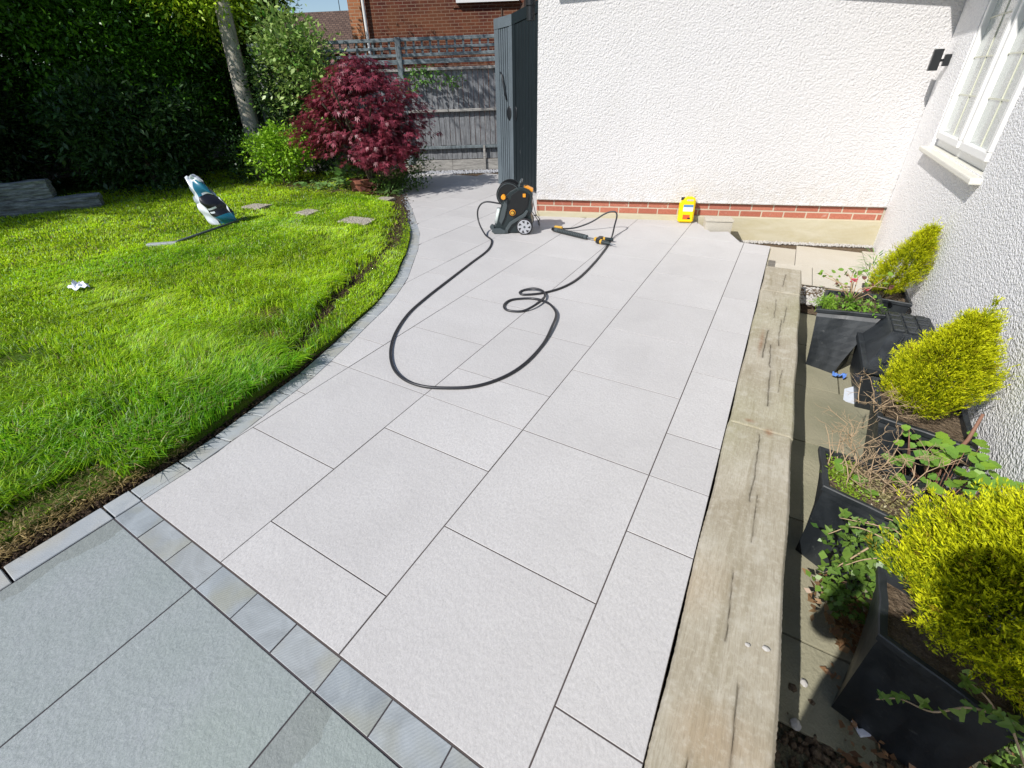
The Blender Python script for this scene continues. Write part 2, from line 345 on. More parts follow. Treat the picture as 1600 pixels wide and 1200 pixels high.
def prism(bm, poly, z0, z1, mat=None):
    n = len(poly); A = [bm.verts.new((p[0], p[1], z0)) for p in poly]; B = [bm.verts.new((p[0], p[1], z1)) for p in poly]
    bm.faces.new(A[::-1]); bm.faces.new(B)
    for i in range(n): bm.faces.new((A[i], A[(i+1) % n], B[(i+1) % n], B[i]))
    if mat is not None: bmesh.ops.transform(bm, matrix=mat, verts=A+B)
    return A+B
def tube_data(pts, rad, seg=8, closed=False):
    pts = [Vector(p) for p in pts]; n = len(pts)
    rad = [rad]*n if isinstance(rad, (int, float)) else rad
    V, Fc = [], []; up = None
    for i, p in enumerate(pts):
        t = (pts[min(i+1, n-1)]-pts[max(i-1, 0)]).normalized()
        if up is None: up = t.orthogonal().normalized()
        up = (up - t*up.dot(t)).normalized(); s = t.cross(up)
        for k in range(seg):
            a = 2*math.pi*k/seg; V.append(p + (up*math.cos(a)+s*math.sin(a))*rad[i])
    for i in range(n-1):
        for k in range(seg):
            a, b = i*seg+k, i*seg+(k+1) % seg; Fc.append((a, b, b+seg, a+seg))
    Fc.append(tuple(range(seg))[::-1]); Fc.append(tuple((n-1)*seg+k for k in range(seg)))
    return V, Fc
def tubes_obj(name, list_pts, m, parent=None, seg=6):
    V, Fc = [], []
    for pts, rad in list_pts:
        v, f = tube_data(pts, rad, seg); o = len(V); V += v; Fc += [tuple(i+o for i in q) for q in f]
    return mesh_obj(name, V, Fc, m, parent, True)
def catmull(pts, n=8):
    pts = [Vector(p) for p in pts]; P = [pts[0]*2-pts[1]]+pts+[pts[-1]*2-pts[-2]]; out = []
    for i in range(1, len(P)-2):
        for k in range(n):
            t = k/n; a, b, c, d = P[i-1], P[i], P[i+1], P[i+2]
            out.append(.5*((2*b)+(c-a)*t+(2*a-5*b+4*c-d)*t*t+(3*b-a-3*c+d)*t**3))
    out.append(pts[-1]); return out
def np_mesh(name, V, Q, m, parent=None, colr=None, smooth=False):
    """V (n,3), Q (k,4) or (k,3)"""
    me = bpy.data.meshes.new(name); k = Q.shape[1]
    me.vertices.add(len(V)); me.vertices.foreach_set('co', np.ascontiguousarray(V, dtype=np.float32).ravel())
    me.loops.add(Q.size); me.loops.foreach_set('vertex_index', np.ascontiguousarray(Q, dtype=np.int32).ravel())
    me.polygons.add(len(Q)); me.polygons.foreach_set('loop_start', np.arange(0, Q.size, k, dtype=np.int32))
    if smooth: me.polygons.foreach_set('use_smooth', np.ones(len(Q), dtype=bool))
    me.update(calc_edges=True)
    if colr is not None:
        at = me.color_attributes.new('col', 'FLOAT_COLOR', 'POINT')
        c4 = np.ones((len(V), 4), np.float32); c4[:, :3] = colr; at.data.foreach_set('color', c4.ravel())
    me.materials.append(m)
    return link(bpy.data.objects.new(name, me), parent)
def unit(a): return a/np.maximum(np.linalg.norm(a, axis=-1, keepdims=True), 1e-9)
def leaf_quads(P, D, N, Ln, W):
    """folded diamond leaves, one quad each"""
    S = unit(np.cross(D, N)); Nn = unit(np.cross(S, D)); Ln = Ln[:, None]; W = W[:, None]
    V = np.stack([P, P+D*Ln*.45+S*W*.5+Nn*W*.18, P+D*Ln, P+D*Ln*.45-S*W*.5+Nn*W*.18], 1).reshape(-1, 3)
    Q = np.arange(len(V)).reshape(-1, 4); return V, Q
def rand_dir(n): return unit(rng.normal(size=(n, 3)))
def vnoise(P, s, seed=0):
    """cheap smooth value from sines"""
    r = np.random.default_rng(seed); o = 0
    for k in range(5):
        d = r.normal(size=3); d /= np.linalg.norm(d); o = o + np.sin((P[:, :3] @ d)*s*(1+.6*k) + r.uniform(0, 6.28))/(1+.4*k)
    return o/2.6
def jitter_col(base, n, h=.18, mixto=None, f=None):
    c = np.tile(np.array(base, float), (n, 1)); c *= (1+rng.normal(0, h, (n, 1)))
    if mixto is not None: c = c*(1-f[:, None]) + np.array(mixto)*f[:, None]
    return np.clip(c, .002, 1)
def crown(name, centres, radii, n_clump, per, leaf, m, base, alt, parent, droop=0., clump_r=.22, out=.5, flat=.7, aspect=.45, h=.2):
    """foliage: clumps scattered through the outer part of several ellipsoids, leaves through each clump"""
    centres = np.array(centres, float); radii = np.array(radii, float)
    vol = radii.prod(1)**(2/3); pick = rng.choice(len(centres), n_clump, p=vol/vol.sum())
    d = rand_dir(n_clump); rr = rng.uniform(.35, 1.0, n_clump)**.45*(1+.12*rng.normal(size=n_clump))
    C = centres[pick] + d*radii[pick]*rr[:, None]
    Pc = np.repeat(C, per, 0); dd = np.repeat(d, per, 0); n = len(Pc)
    off = rng.normal(size=(n, 3))*clump_r*np.array([1, 1, flat]); Pn = Pc+off
    D = unit(dd*out + rand_dir(n)*.8 + np.array([0, 0, -droop]) + unit(off)*.5); N = unit(rand_dir(n)*.7+np.array([0, 0, 1.]))
    Ln = leaf*rng.uniform(.6, 1.3, n); V, Q = leaf_quads(Pn, D, N, Ln, Ln*aspect*rng.uniform(.8, 1.2, n))
    f = np.clip(np.repeat(rng.uniform(0, 1, n_clump), per)*.7+rng.uniform(0, .5, n), 0, 1)
    c = jitter_col(base, n, h, alt, f); o = np_mesh(name, V, Q, m, parent, np.repeat(c, 4, 0)); o['kind'] = 'stuff'; return o

# ------------------------------------------------------------------ setting: ground
def sheet(name, poly, z, m, kind='structure'):
    o = mesh_obj(name, [(x, y, z) for x, y in poly], [tuple(range(len(poly)))], m); tag(o, kind=kind); return o
ground = sheet('ground', [(-150, -150), (150, -150), (150, 150), (-150, 150)], -.46, M['soil'])

KIN = [(-1.985,-2),(-1.985,.25),(-1.985,.56),(-1.99,.673),(-2.025,.865),(-2.065,1.064),(-2.087,1.197),(-2.108,1.32),(-2.155,1.484),(-2.221,1.702),(-2.311,1.967),(-2.40,2.248),(-2.473,2.426),(-2.562,2.604),(-2.661,2.8),(-2.874,3.12),(-3.111,3.483),(-3.48,3.961),(-3.903,4.399),(-4.428,4.929),(-4.93,5.4),(-5.5,6.0),(-6.0,6.7),(-6.45,7.35),(-7.1,8.3)]
def xin(y):
    return float(np.interp(y, [p[1] for p in KIN], [p[0] for p in KIN]))
def fence_y(x): return 7.452+(x+6.624)*.5615      # fence base line
WA = R(16.37); WD = Vector((math.cos(WA), math.sin(WA), 0)); WN = Vector((-math.sin(WA), math.cos(WA), 0)); W0 = Vector((-2.622, 5.242, 0))
def wall_y(x): return 5.242+(x+2.622)*math.tan(WA)

# patio base under the slabs (shows dark in the joints)
ys = [.345+i*(7.0-.345)/60 for i in range(61)]
pb = [(xin(y), y) for y in ys if y < 6.9]
poly = [(-1.985, .345)] + pb[1:] + [(-6.30, fence_y(-6.30)-.45), (-3.2, 7.9), (-2.66, 7.9), (-2.66, wall_y(-2.66)-.01), (-.795, wall_y(-.795)-.014), (-.572, 5.366), (-.402, 5.444), (-.25, 5.095), (.028, 5.075), (.028, .345)]
bm = bmesh.new(); prism(bm, poly, -.22, -.0022); bmesh.ops.triangulate(bm, faces=bm.faces)
patio = bm_obj('patio', bm, M['joint_light']); tag(patio, kind='structure')
poly = [(-1.985, -3), (-1.985, .345), (.03, .345), (.03, -3)]
bm = bmesh.new(); prism(bm, poly, -.24, -.0034); lowpatio = bm_obj('pavement', bm, M['joint']); tag(lowpatio, kind='structure')

def clip(poly, a, b, c):
    """keep a*x+b*y<=c"""
    out = []
    for i in range(len(poly)):
        p, q = poly[i], poly[(i+1) % len(poly)]; dp = a*p[0]+b*p[1]-c; dq = a*q[0]+b*q[1]-c
        if dp <= 0: out.append(p)
        if dp*dq < 0: t = dp/(dp-dq); out.append((p[0]+(q[0]-p[0])*t, p[1]+(q[1]-p[1])*t))
    return out
def area(p): return abs(sum(p[i][0]*p[(i+1) % len(p)][1]-p[(i+1) % len(p)][0]*p[i][1] for i in range(len(p)))/2)
def slab(x0, x1, y0, y1, parent=patio, m=None, g=.0022, top=0., name='paving_slab', wallside=True):
    x0 += g; x1 -= g; y0 += g; y1 -= g
    pieces = []
    n = 8; poly = [(x0, y0), (x1, y0), (x1, y1)] + [(x0, y1)]
    # kerb clip: chop the left side along the curve
    if x0 < max(xin(y0), xin(y1))+.01:
        yy = [y0+(y1-y0)*i/n for i in range(n+1)]
        L = [(min(max(x0, xin(y)+.004), x1), y) for y in yy]
        poly = [(x1, y0), (x1, y1)] + L[::-1]
        if all(p[0] >= x1-.004 for p in L): return
    def fin(pl):
        if len(pl) > 2 and area(pl) > .0015: pieces.append(pl)
    if wallside:
        BL = [(-9.0, 7.452+(-9.0+6.624)*.5615-.42), (-2.6621, 7.452+(-2.6621+6.624)*.5615-.42), (-2.662, wall_y(-2.662)-.012), (-.795, wall_y(-.795)-.012), (-.57, 5.37), (-.40, 5.45), (-.245, 5.10), (.03, 5.08)]
        bx_, by_ = [p[0] for p in BL], [p[1] for p in BL]
        Bf = lambda x: float(np.interp(x, bx_, by_))
        if x0 < max(xin(y0), xin(y1))+.01: fin(clip(poly, -.5615, 1, 7.452+6.624*.5615-.42))
        elif min(Bf(x) for x in [x0, x1]+[q for q in bx_ if x0 < q < x1]) >= y1: fin(poly)
        else:
            xs = sorted([x0, x1]+[q for q in bx_ if x0 < q < x1]+[x0+(x1-x0)*k/24 for k in range(1, 24)]); top_ = [(x, min(y1, Bf(x))) for x in xs if Bf(x) > y0+.002]
            if len(top_) > 1:
                keep_ = [top_[0]]
                for k in range(1, len(top_)-1):
                    (ax_, ay_), (cx_, cy_), (dx_, dy_) = keep_[-1], top_[k], top_[k+1]
                    if abs((cx_-ax_)*(dy_-ay_)-(cy_-ay_)*(dx_-ax_)) > 1e-6: keep_.append(top_[k])
                keep_.append(top_[-1]); fin([(keep_[0][0], y0), (keep_[-1][0], y0)]+keep_[::-1])
    else: fin(poly)
    if not pieces: return
    bm = bmesh.new(); z = top+random.uniform(-.0008, .0008)
    cx, cy = (x0+x1)/2, (y0+y1)/2
    for pl in pieces:
        # drop duplicate points
        q = [p for i, p in enumerate(pl) if (abs(p[0]-pl[i-1][0])+abs(p[1]-pl[i-1][1])) > 1e-4]
        if len(q) < 3: continue
        n_ = len(q); A = [bm.verts.new((p[0]-cx, p[1]-cy, -.012)) for p in q]
        # small chamfer: top ring pulled in
        mx = sum(p[0] for p in q)/n_; my = sum(p[1] for p in q)/n_
        B = [bm.verts.new((p[0]-cx, p[1]-cy, -.0007)) for p in q]
        k = .0012; sx = max(p[0] for p in q)-mx+1e-3; sy = max(p[1] for p in q)-my+1e-3
        Cc = [bm.verts.new((p[0]-cx-(p[0]-mx)*k/sx, p[1]-cy-(p[1]-my)*k/sy, 0)) for p in q]
        bm.faces.new(Cc)
        for i in range(n_):
            j = (i+1) % n_; bm.faces.new((A[i], A[j], B[j], B[i])); bm.faces.new((B[i], B[j], Cc[j], Cc[i]))
    if not bm.faces: bm.free(); return
    o = bm_obj(name, bm, m or M['porcelain'], parent); o.location = (cx, cy, z); return o
UX = {'D': .029, 'C': -.208, 'B': -.812, 'A': -1.418, 'Z': -2.006, 'Y': -2.606, 'X': -3.215, 'W': -3.80, 'V': -4.40, 'U': -5.0, 'T': -5.6, 'S': -6.2, 'Q': -6.8}
e0 = [.348, .868, 1.5, 2.107, 2.712, 3.302, 3.89, 4.484, 5.08, 5.68, 6.28, 6.88, 7.48]     # integer parity
e1 = [.552, 1.184, 1.806, 2.409, 3.011, 3.60, 4.19, 4.785, 5.38, 5.98, 6.58, 7.18, 7.8]   # half parity
colC = [.348, .552, 1.184, 1.5] + e1[2:]
colA = [.348, .552, 1.187, 1.5, 1.806] + e1[3:]
colB = e0
colZ = e0
cols = [('C', 'D', colC), ('B', 'C', colB), ('A', 'B', colA), ('Z', 'A', colZ), ('Y', 'Z', [.348, 1.187, 1.5] + e1[2:]), ('X', 'Y', e0), ('W', 'X', [.348]+e1), ('V', 'W', e0), ('U', 'V', [.348]+e1), ('T', 'U', e0), ('S', 'T', e1), ('Q', 'S', e0)]
for a, b, v in cols:
    for i in range(len(v)-1): slab(UX[a], UX[b], v[i], v[i+1])
# the joint lines run between the band of setts and the dark slabs
for i in range(11):
    x0 = -1.985+.0+i*.2006 if i else -1.985
    x1 = -2.0+ (i+1)*.2006 if i < 10 else .028
    if i: x0 = -2.0+i*.2006
    o = slab(x0, min(x1, .028), .2475, .3465, patio, M['sett'], .0022, -.001, 'sett', False)
for i, (x0, x1) in enumerate([(-1.985, -1.409), (-1.409, -.806), (-.806, -.203), (-.203, .028)]):
    slab(x0, x1, -.655, .2465, lowpatio, M['grey_slab'], .0026, -.001, 'paving_slab', False)
    slab(x0, x1, -1.56, -.655, lowpatio, M['grey_slab'], .0026, -.001, 'paving_slab', False)
# kerb edging: setts between inner and outer curve
kerb = empty('kerb_edging'); 
cur = catmull([(x, y, 0) for x, y in KIN[1:-1]], 12)
cum = [0]
for i in range(1, len(cur)): cum.append(cum[-1]+(cur[i]-cur[i-1]).length)
def at(s):
    s = min(max(s, 0), cum[-1]-1e-6); i = int(np.searchsorted(cum, s))-1; i = max(i, 0)
    t = (s-cum[i])/max(cum[i+1]-cum[i], 1e-9); p = cur[i].lerp(cur[i+1], t); d = (cur[i+1]-cur[max(i-1, 0)]).normalized(); return p, Vector((-d.y, d.x, 0))
KW = .108
def sett_kerb(p0, n0, p1, n1):
    g = .0035; d = (p1-p0).normalized()*g
    q = [p0+d, p1-d, p1-d+n1*KW, p0+d+n0*KW]; c = sum(q, Vector())/4
    bm = bmesh.new(); prism(bm, [(v.x-c.x, v.y-c.y) for v in q], -.05, random.uniform(-.002, .002))
    o = bm_obj('sett', bm, M['kerb'], kerb, bevel=.0025, seg=1); o.location = (c.x, c.y, 0)
s = -.3; 
while s < cum[-1]-.2:
    if s < 0:
        s += .2; continue
    p0, n0 = at(s); p1, n1 = at(s+.2); sett_kerb(p0, n0, p1, n1); s += .2
for k in range(10):
    y1 = .25-.155-k*.45+.155-.0; 
for (ya, yb) in [(.25, .352), (-.06, .25), (-.36, -.06), (-.66, -.36), (-.96, -.66), (-1.26, -.96), (-1.56, -1.26)]:
    sett_kerb(Vector((-1.989, ya, 0)), Vector((-1, 0, 0)), Vector((-1.989, yb, 0)), Vector((-1, 0, 0)))
tag(kerb, kind='structure')
kb = [(p.x+.0, p.y) for p in cur]; ko = []
for i in range(len(cur)):
    pp, nn = at(cum[i]); ko.append((pp.x+nn.x*(KW+.0), pp.y+nn.y*(KW+.0)))
poly = [(-1.985, -1.6)] + kb + ko[::-1] + [(-2.095, -1.6)]
V = []; Fc = []
L1 = [(-1.985, -1.6)]+kb; L2 = [(-2.095, -1.6)]+ko
for a, b in zip(L1, L2): V += [(a[0], a[1], -.03), (b[0], b[1], -.03)]
for i in range(len(L1)-1): Fc.append((2*i, 2*i+2, 2*i+3, 2*i+1))
mesh_obj('mortar_bed', V, Fc, M['joint_light'], kerb)

# ------------------------------------------------------------------ lawn
oy = np.array([p[1] for p in L2]); ox = np.array([p[0] for p in L2])
def x_out(y): return np.interp(y, oy, ox)
def edge_gap(y): return np.interp(y, [-2, .2, .5, 1.0, 1.45, 1.6, 2, 9], [.11, .10, .052, .046, .034, .013, .010, .010])
SX = np.array([-2.20,-2.25,-2.40,-2.62,-2.88,-3.10,-3.50,-4.18,-4.75,-5.2]); SY = np.array([.85,1.13,1.45,1.75,2.15,2.66,3.53,4.44,5.0,5.5])
def soil_x(y): return np.interp(y, SY, SX)
def lawn_z(x, y):
    P = np.stack([x, y, 0*x], 1); e = x_out(y)-edge_gap(y)-x
    z = .022+.012*vnoise(P, 1.3, 3)+.008*vnoise(P, 4.1, 5)
    s = np.exp(-((x-soil_x(y))/.085)**2)*((y > 1.2) & (y < 5.6)); z = z-.02*s
    b = np.clip(1-np.abs(y-.9)/.9, 0, 1)*np.clip(1-e/.5, 0, 1); z = z+.010*b
    return z+np.clip((-x-3)/6, 0, 1)*.03
nx, ny = 220, 200
uu = np.linspace(0, 1, nx)**1.6; yy = np.linspace(-1.6, 8.2, ny)
Xg = np.zeros((ny, nx)); Yg = np.repeat(yy[:, None], nx, 1)
for j, y in enumerate(yy):
    xe = x_out(y)-edge_gap(y); Xg[j] = xe-(xe+14)*uu
Zg = lawn_z(Xg.ravel(), Yg.ravel()); V = np.stack([Xg.ravel(), Yg.ravel(), Zg], 1)
idx = np.arange(nx*ny).reshape(ny, nx); Q = np.stack([idx[:-1, :-1], idx[1:, :-1], idx[1:, 1:], idx[:-1, 1:]], -1).reshape(-1, 4)
ev = V[idx[:, 0]].copy(); ev[:, 2] = -.10; o0 = len(V); V = np.vstack([V, ev])
side = np.array([[idx[j, 0], o0+j, o0+j+1, idx[j+1, 0]] for j in range(ny-1)]); Q = np.vstack([Q, side])
lawn = np_mesh('lawn', V, Q, M['lawn'], smooth=True); tag(lawn, kind='structure')
# soil gully along kerb, and the crumbly soil line in the turf
V = []; 
yy2 = np.linspace(-1.6, 6.8, 500)
for y in yy2:
    xo = float(x_out(y)); V += [(xo+.004, y, -.03), (xo-.07, y, -.014+.008*math.sin(y*37)), (xo-.22, y, -.01)]
Q = np.array([[3*i, 3*i+3, 3*i+4, 3*i+1] for i in range(len(yy2)-1)]+[[3*i+1, 3*i+4, 3*i+5, 3*i+2] for i in range(len(yy2)-1)])
gully = np_mesh('edge_soil', np.array(V), Q, M['soil'], smooth=True); tag(gully, kind='structure')
def soil_lumps(name, pts, r, n_label, m, parent=None):
    """clods: deformed low spheres joined"""
    t = bmesh.new(); bmesh.ops.create_icosphere(t, subdivisions=1, radius=1); bv = np.array([v.co[:] for v in t.verts]); bf = np.array([[v.index for v in f.verts] for f in t.faces]); t.free()
    n = len(pts); sc_ = r*rng.uniform(.35, 1.3, (n, 1, 1))*rng.uniform(.6, 1.2, (n, 1, 3)); a = rng.uniform(0, 6.28, n)
    B = bv[None]*sc_*(1+rng.uniform(-.25, .25, (n, len(bv), 1))); ca, sa = np.cos(a)[:, None], np.sin(a)[:, None]
    Bx = B[..., 0]*ca-B[..., 1]*sa; By = B[..., 0]*sa+B[..., 1]*ca; V = np.stack([Bx, By, B[..., 2]], -1)+np.array(pts)[:, None]
    Q = (bf[None]+np.arange(n)[:, None, None]*len(bv)).reshape(-1, 3)
    o = np_mesh(name, V.reshape(-1, 3), Q, m, parent); return tag(o, kind='stuff')
y = rng.uniform(1.25, 5.5, 5200); x = soil_x(y)+rng.normal(0, .05, 5200)*np.interp(y, [1, 2, 5], [.5, .8, 1.7]); pts = np.stack([x, y, lawn_z(x, y)+.002], 1)
y = rng.uniform(-.9, 6.5, 5000); x = x_out(y)-.01-rng.uniform(0, 1, 5000)*(edge_gap(y)+.03); pts = np.vstack([pts, np.stack([x, y, np.full(5000, -.006)], 1)])
y = rng.uniform(4.6, 6.8, 1600); x = x_out(y)-.02-np.abs(rng.normal(0, .22, 1600)); pts = np.vstack([pts, np.stack([x, y, np.full(1600, .015)], 1)])
soil_lumps('soil_clods', pts, .009, '', M['soil'])

# grass
bare = [(-3.05, 1.73, .19), (-2.72, 1.50, .15), (-4.6, 2.3, .18), (-3.9, .55, .2), (-3.3, .2, .16), (-2.62, .55, .12), (-4.35, 3.2, .25)]
STN = [((-6.62, 3.78), (-6.25, 4.02)), ((-5.55, 3.83), (-5.28, 4.10)), ((-4.68, 3.80), (-4.22, 4.08)), ((-5.12, 4.90), (-4.88, 5.12))]
def grass(n, box_, hmin, hmax, wmul, near=True):
    x = rng.uniform(box_[0], box_[1], n); y = rng.uniform(box_[2], box_[3], n)
    e = x_out(y)-edge_gap(y)-x; keep = e > -.01
    dist = np.hypot(x, y)
    keep &= rng.uniform(0, 1, n) < np.clip((3.2/np.maximum(dist, .1))**1.5, .10, 1)
    clump = vnoise(np.stack([x, y, 0*x], 1), 9, 11); keep &= rng.uniform(0, 1, n) < .55+.45*np.clip(clump+.4, 0, 1)
    sx = np.abs(x-soil_x(y)); keep &= ~((sx < np.interp(y, [1, 2, 3, 5], [.03, .07, .11, .19])*(1+.5*np.sin(y*23))) & (y > 1.35) & (y < 5.5) & (rng.uniform(0, 1, n) < np.interp(y, [1.3, 2.2, 3.2, 4.2, 5], [.8, .85, .72, .8, .92])))
    for bx, by, br in bare: keep &= ~((np.hypot(x-bx, y-by) < br*rng.uniform(.5, 1.15, n)) & (rng.uniform(0, 1, n) < .85))
    for (ax, ay), (bx2, by2) in STN: keep &= ~((x > ax+.02) & (x < bx2-.02) & (y > ay+.02) & (y < by2-.02))
    keep &= ~((y > 4.9) & (x > x_out(y)-edge_gap(y)-.5+.3*rng.uniform(size=n)))
    dead = (y < .36) & (x > x_out(y)-.26)
    keep &= ~(dead & (rng.uniform(0, 1, n) < .45))
    x, y, e, clump, dist, dead = [a[keep] for a in (x, y, e, clump, dist, dead)]; n = len(x)
    z = lawn_z(x, y); P = np.stack([x, y, z-.004], 1)
    turf = (x > soil_x(y)) & (y > 1.3+.6*rng.uniform(size=n))                              # newly laid short turf next to the kerb
    long_ = np.clip(1.35-e/1.9, 0, 1)*np.clip((3.6-y)/1.2, 0, 1)
    H = (hmin+(hmax-hmin)*(.35*rng.uniform(size=n)+.45*np.clip(clump+.3, 0, 1)+.75*long_))
    H = np.where(turf, .020+.014*rng.uniform(size=n), H); H = np.where(dead, .03*rng.uniform(.5, 1.4, n), H)
    fat = np.clip(dist/3.2, 1, 2.3); W = .0046*wmul*fat*rng.uniform(.7, 1.4, n)
    a = rng.uniform(0, 6.283, n); lean = rng.uniform(.2, 1.15, n)*(1+.3*clump); wv = vnoise(P, 5, 21)*2.4; a = np.where(rng.uniform(size=n) < .55, wv, a)
    a = np.where((e < .09) & (rng.uniform(size=n) < .45) & ~(dead), rng.normal(0, .7, n), a)
    dx, dy = np.cos(a), np.sin(a); S = np.stack([-dy, dx, 0*dx], 1)*W[:, None]
    t1 = P+np.stack([dx*lean*.30*H, dy*lean*.30*H, .62*H], 1); t2 = P+np.stack([dx*lean*.95*H, dy*lean*.95*H, (1.05-.33*lean)*H], 1)
    Vv = np.stack([P-S*.5, P+S*.5, t1+S*.42, t2+S*.08, t2-S*.08, t1-S*.42], 1).reshape(-1, 3)
    b = (np.arange(n)*6)[:, None]; Q = np.concatenate([b+np.array([[0, 1, 2, 5]]), b+np.array([[5, 2, 3, 4]])], 0)
    g1 = np.array([.16, .45, .020]); g2 = np.array([.56, .78, .03]); g3 = np.array([.45, .64, .26]); straw = np.array([.46, .38, .17])
    yel = np.clip(.45+.6*vnoise(P, 1.9, 31)+.16*(dist-3.0)+rng.normal(0, .2, n), 0, 1); yel = np.where(turf, .85, yel)
    c = g1*(1-yel[:, None])+g2*yel[:, None]; c = np.where((rng.uniform(size=n) < .10)[:, None], g3, c)
    c = np.where(((rng.uniform(size=n) < .05) | (dead & (rng.uniform(size=n) < .8)))[:, None], straw, c)*rng.uniform(.5, 1.3, (n, 1))*(1+.16*np.clip(vnoise(P, 2.6, 41), -1, 1))[:, None]
    return Vv, Q, np.repeat(c, 6, 0)
A1 = grass(420000, (-6.0, -1.9, -1.2, 5.0), .026, .082, 1.05)
A2 = grass(560000, (-10.6, -4.2, -.6, 6.6), .03, .058, 1.1)
V = np.vstack([A1[0], A2[0]]); Q = np.vstack([A1[1], A2[1]+len(A1[0])]); C_ = np.vstack([A1[2], A2[2]])
gr = np_mesh('grass', V, Q, M['grass'], None, C_); tag(gr, 'bright green lawn grass with longer tufts towards the curved kerb', 'grass', kind='stuff')
print('grass blades', len(V)//6)
# straw / dead clippings along the kerb, near left
n = 5200; y = rng.uniform(-.7, .62, n); x = x_out(y)-.03-np.abs(rng.normal(0, .16, n)); P = np.stack([x, y, np.full(n, .006)+rng.uniform(0, .03, n)], 1)
for bx, by, br in bare[:3]:
    k = 900; a = rng.uniform(0, 6.28, k); r_ = br*rng.uniform(0, 1, k)**.6; P = np.vstack([P, np.stack([bx+r_*np.cos(a), by+r_*np.sin(a)*.6, lawn_z(bx+r_*np.cos(a), by+r_*np.sin(a))+.008], 1)])
k = len(P); D = unit(rand_dir(k)*np.array([1, 1, .35])); V, Q = leaf_quads(P, D, rand_dir(k), rng.uniform(.015, .045, k), rng.uniform(.002, .005, k))
st = np_mesh('dry_clippings', V, Q, M['grass'], None, np.repeat(jitter_col((.40, .30, .13), k, .25), 4, 0)); tag(st, 'dry straw coloured grass clippings on the soil along the kerb', 'clippings', kind='stuff')

# stepping stones
LB = ['flat pale stepping stone furthest left in the lawn, near the broom', 'flat pale stepping stone in the middle of the row in the lawn', 'large flat pale stepping stone in the lawn nearest the curved kerb', 'pale stepping stone at the edge of the bed under the red maple']
for k, ((ax, ay), (bx2, by2)) in enumerate(STN):
    bm = bmesh.new(); n = 9; cx, cy = (ax+bx2)/2, (ay+by2)/2; hx, hy = (bx2-ax)/2, (by2-ay)/2; pl = []
    for i in range(16):
        a = 2*math.pi*i/16; c_, s_ = math.cos(a), math.sin(a); q = 1/max(abs(c_), abs(s_))*random.uniform(.9, 1.03); pl.append((c_*q*hx*.97, s_*q*hy*.97))
    prism(bm, pl, -.03, .008); o = bm_obj('stepping_stone', bm, M['stone'], bevel=.006, seg=2, smooth=False)
    o.location = (cx, cy, float(lawn_z(np.array([cx]), np.array([cy]))[0])+.02); o.rotation_euler = (random.uniform(-.02, .02), random.uniform(-.02, .02), .15)
    tag(o, LB[k], 'stepping stone', 'stepping stones set in the lawn')

# ------------------------------------------------------------------ timber sleepers beside the patio
slb = ['near weathered timber sleeper along the right edge of the patio, longest of three', 'middle timber sleeper with long dark cracks beside the patio', 'short far end block of the timber sleeper row beside the patio']
def crack_path(x, ya, yb, wob, seed):
    r_ = random.Random(seed); n = max(3, int((yb-ya)/.035)); return [(x+.5*r_.gauss(0, wob)+.004*math.sin(i*.3+seed), ya+(yb-ya)*i/n) for i in range(n+1)]
CR = [crack_path(.18, 2.25, 2.62, .004, 1), crack_path(.165, 2.65, 2.95, .005, 2), crack_path(.20, 2.95, 3.35, .004, 3), crack_path(.13, 2.75, 3.15, .004, 4), crack_path(.185, 4.0, 4.3, .003, 5),
      crack_path(.17, 1.55, 2.0, .003, 6), crack_path(.19, 1.35, 1.6, .003, 7), crack_path(.155, .95, 1.2, .002, 8), crack_path(.21, .60, .85, .002, 9), crack_path(.12, .3, .62, .002, 10), crack_path(.23, 2.4, 2.65, .003, 11),
      crack_path(.215, 3.3, 3.6, .004, 12), crack_path(.15, 3.35, 3.7, .004, 13), crack_path(.10, 3.5, 3.52, .002, 14)]
CW = [.0026, .0024, .0018, .0026, .0018, .0018, .0012, .0012, .0016, .0012, .001, .0016, .0012, .001]
def seg_dist(X, Y, path):
    d = np.full(X.shape, 9.); 
    for (x0, y0), (x1, y1) in zip(path, path[1:]):
        vx, vy = x1-x0, y1-y0; t = np.clip(((X-x0)*vx+(Y-y0)*vy)/(vx*vx+vy*vy+1e-12), 0, 1); d = np.minimum(d, np.hypot(X-x0-t*vx, (Y-y0-t*vy)))
    return d
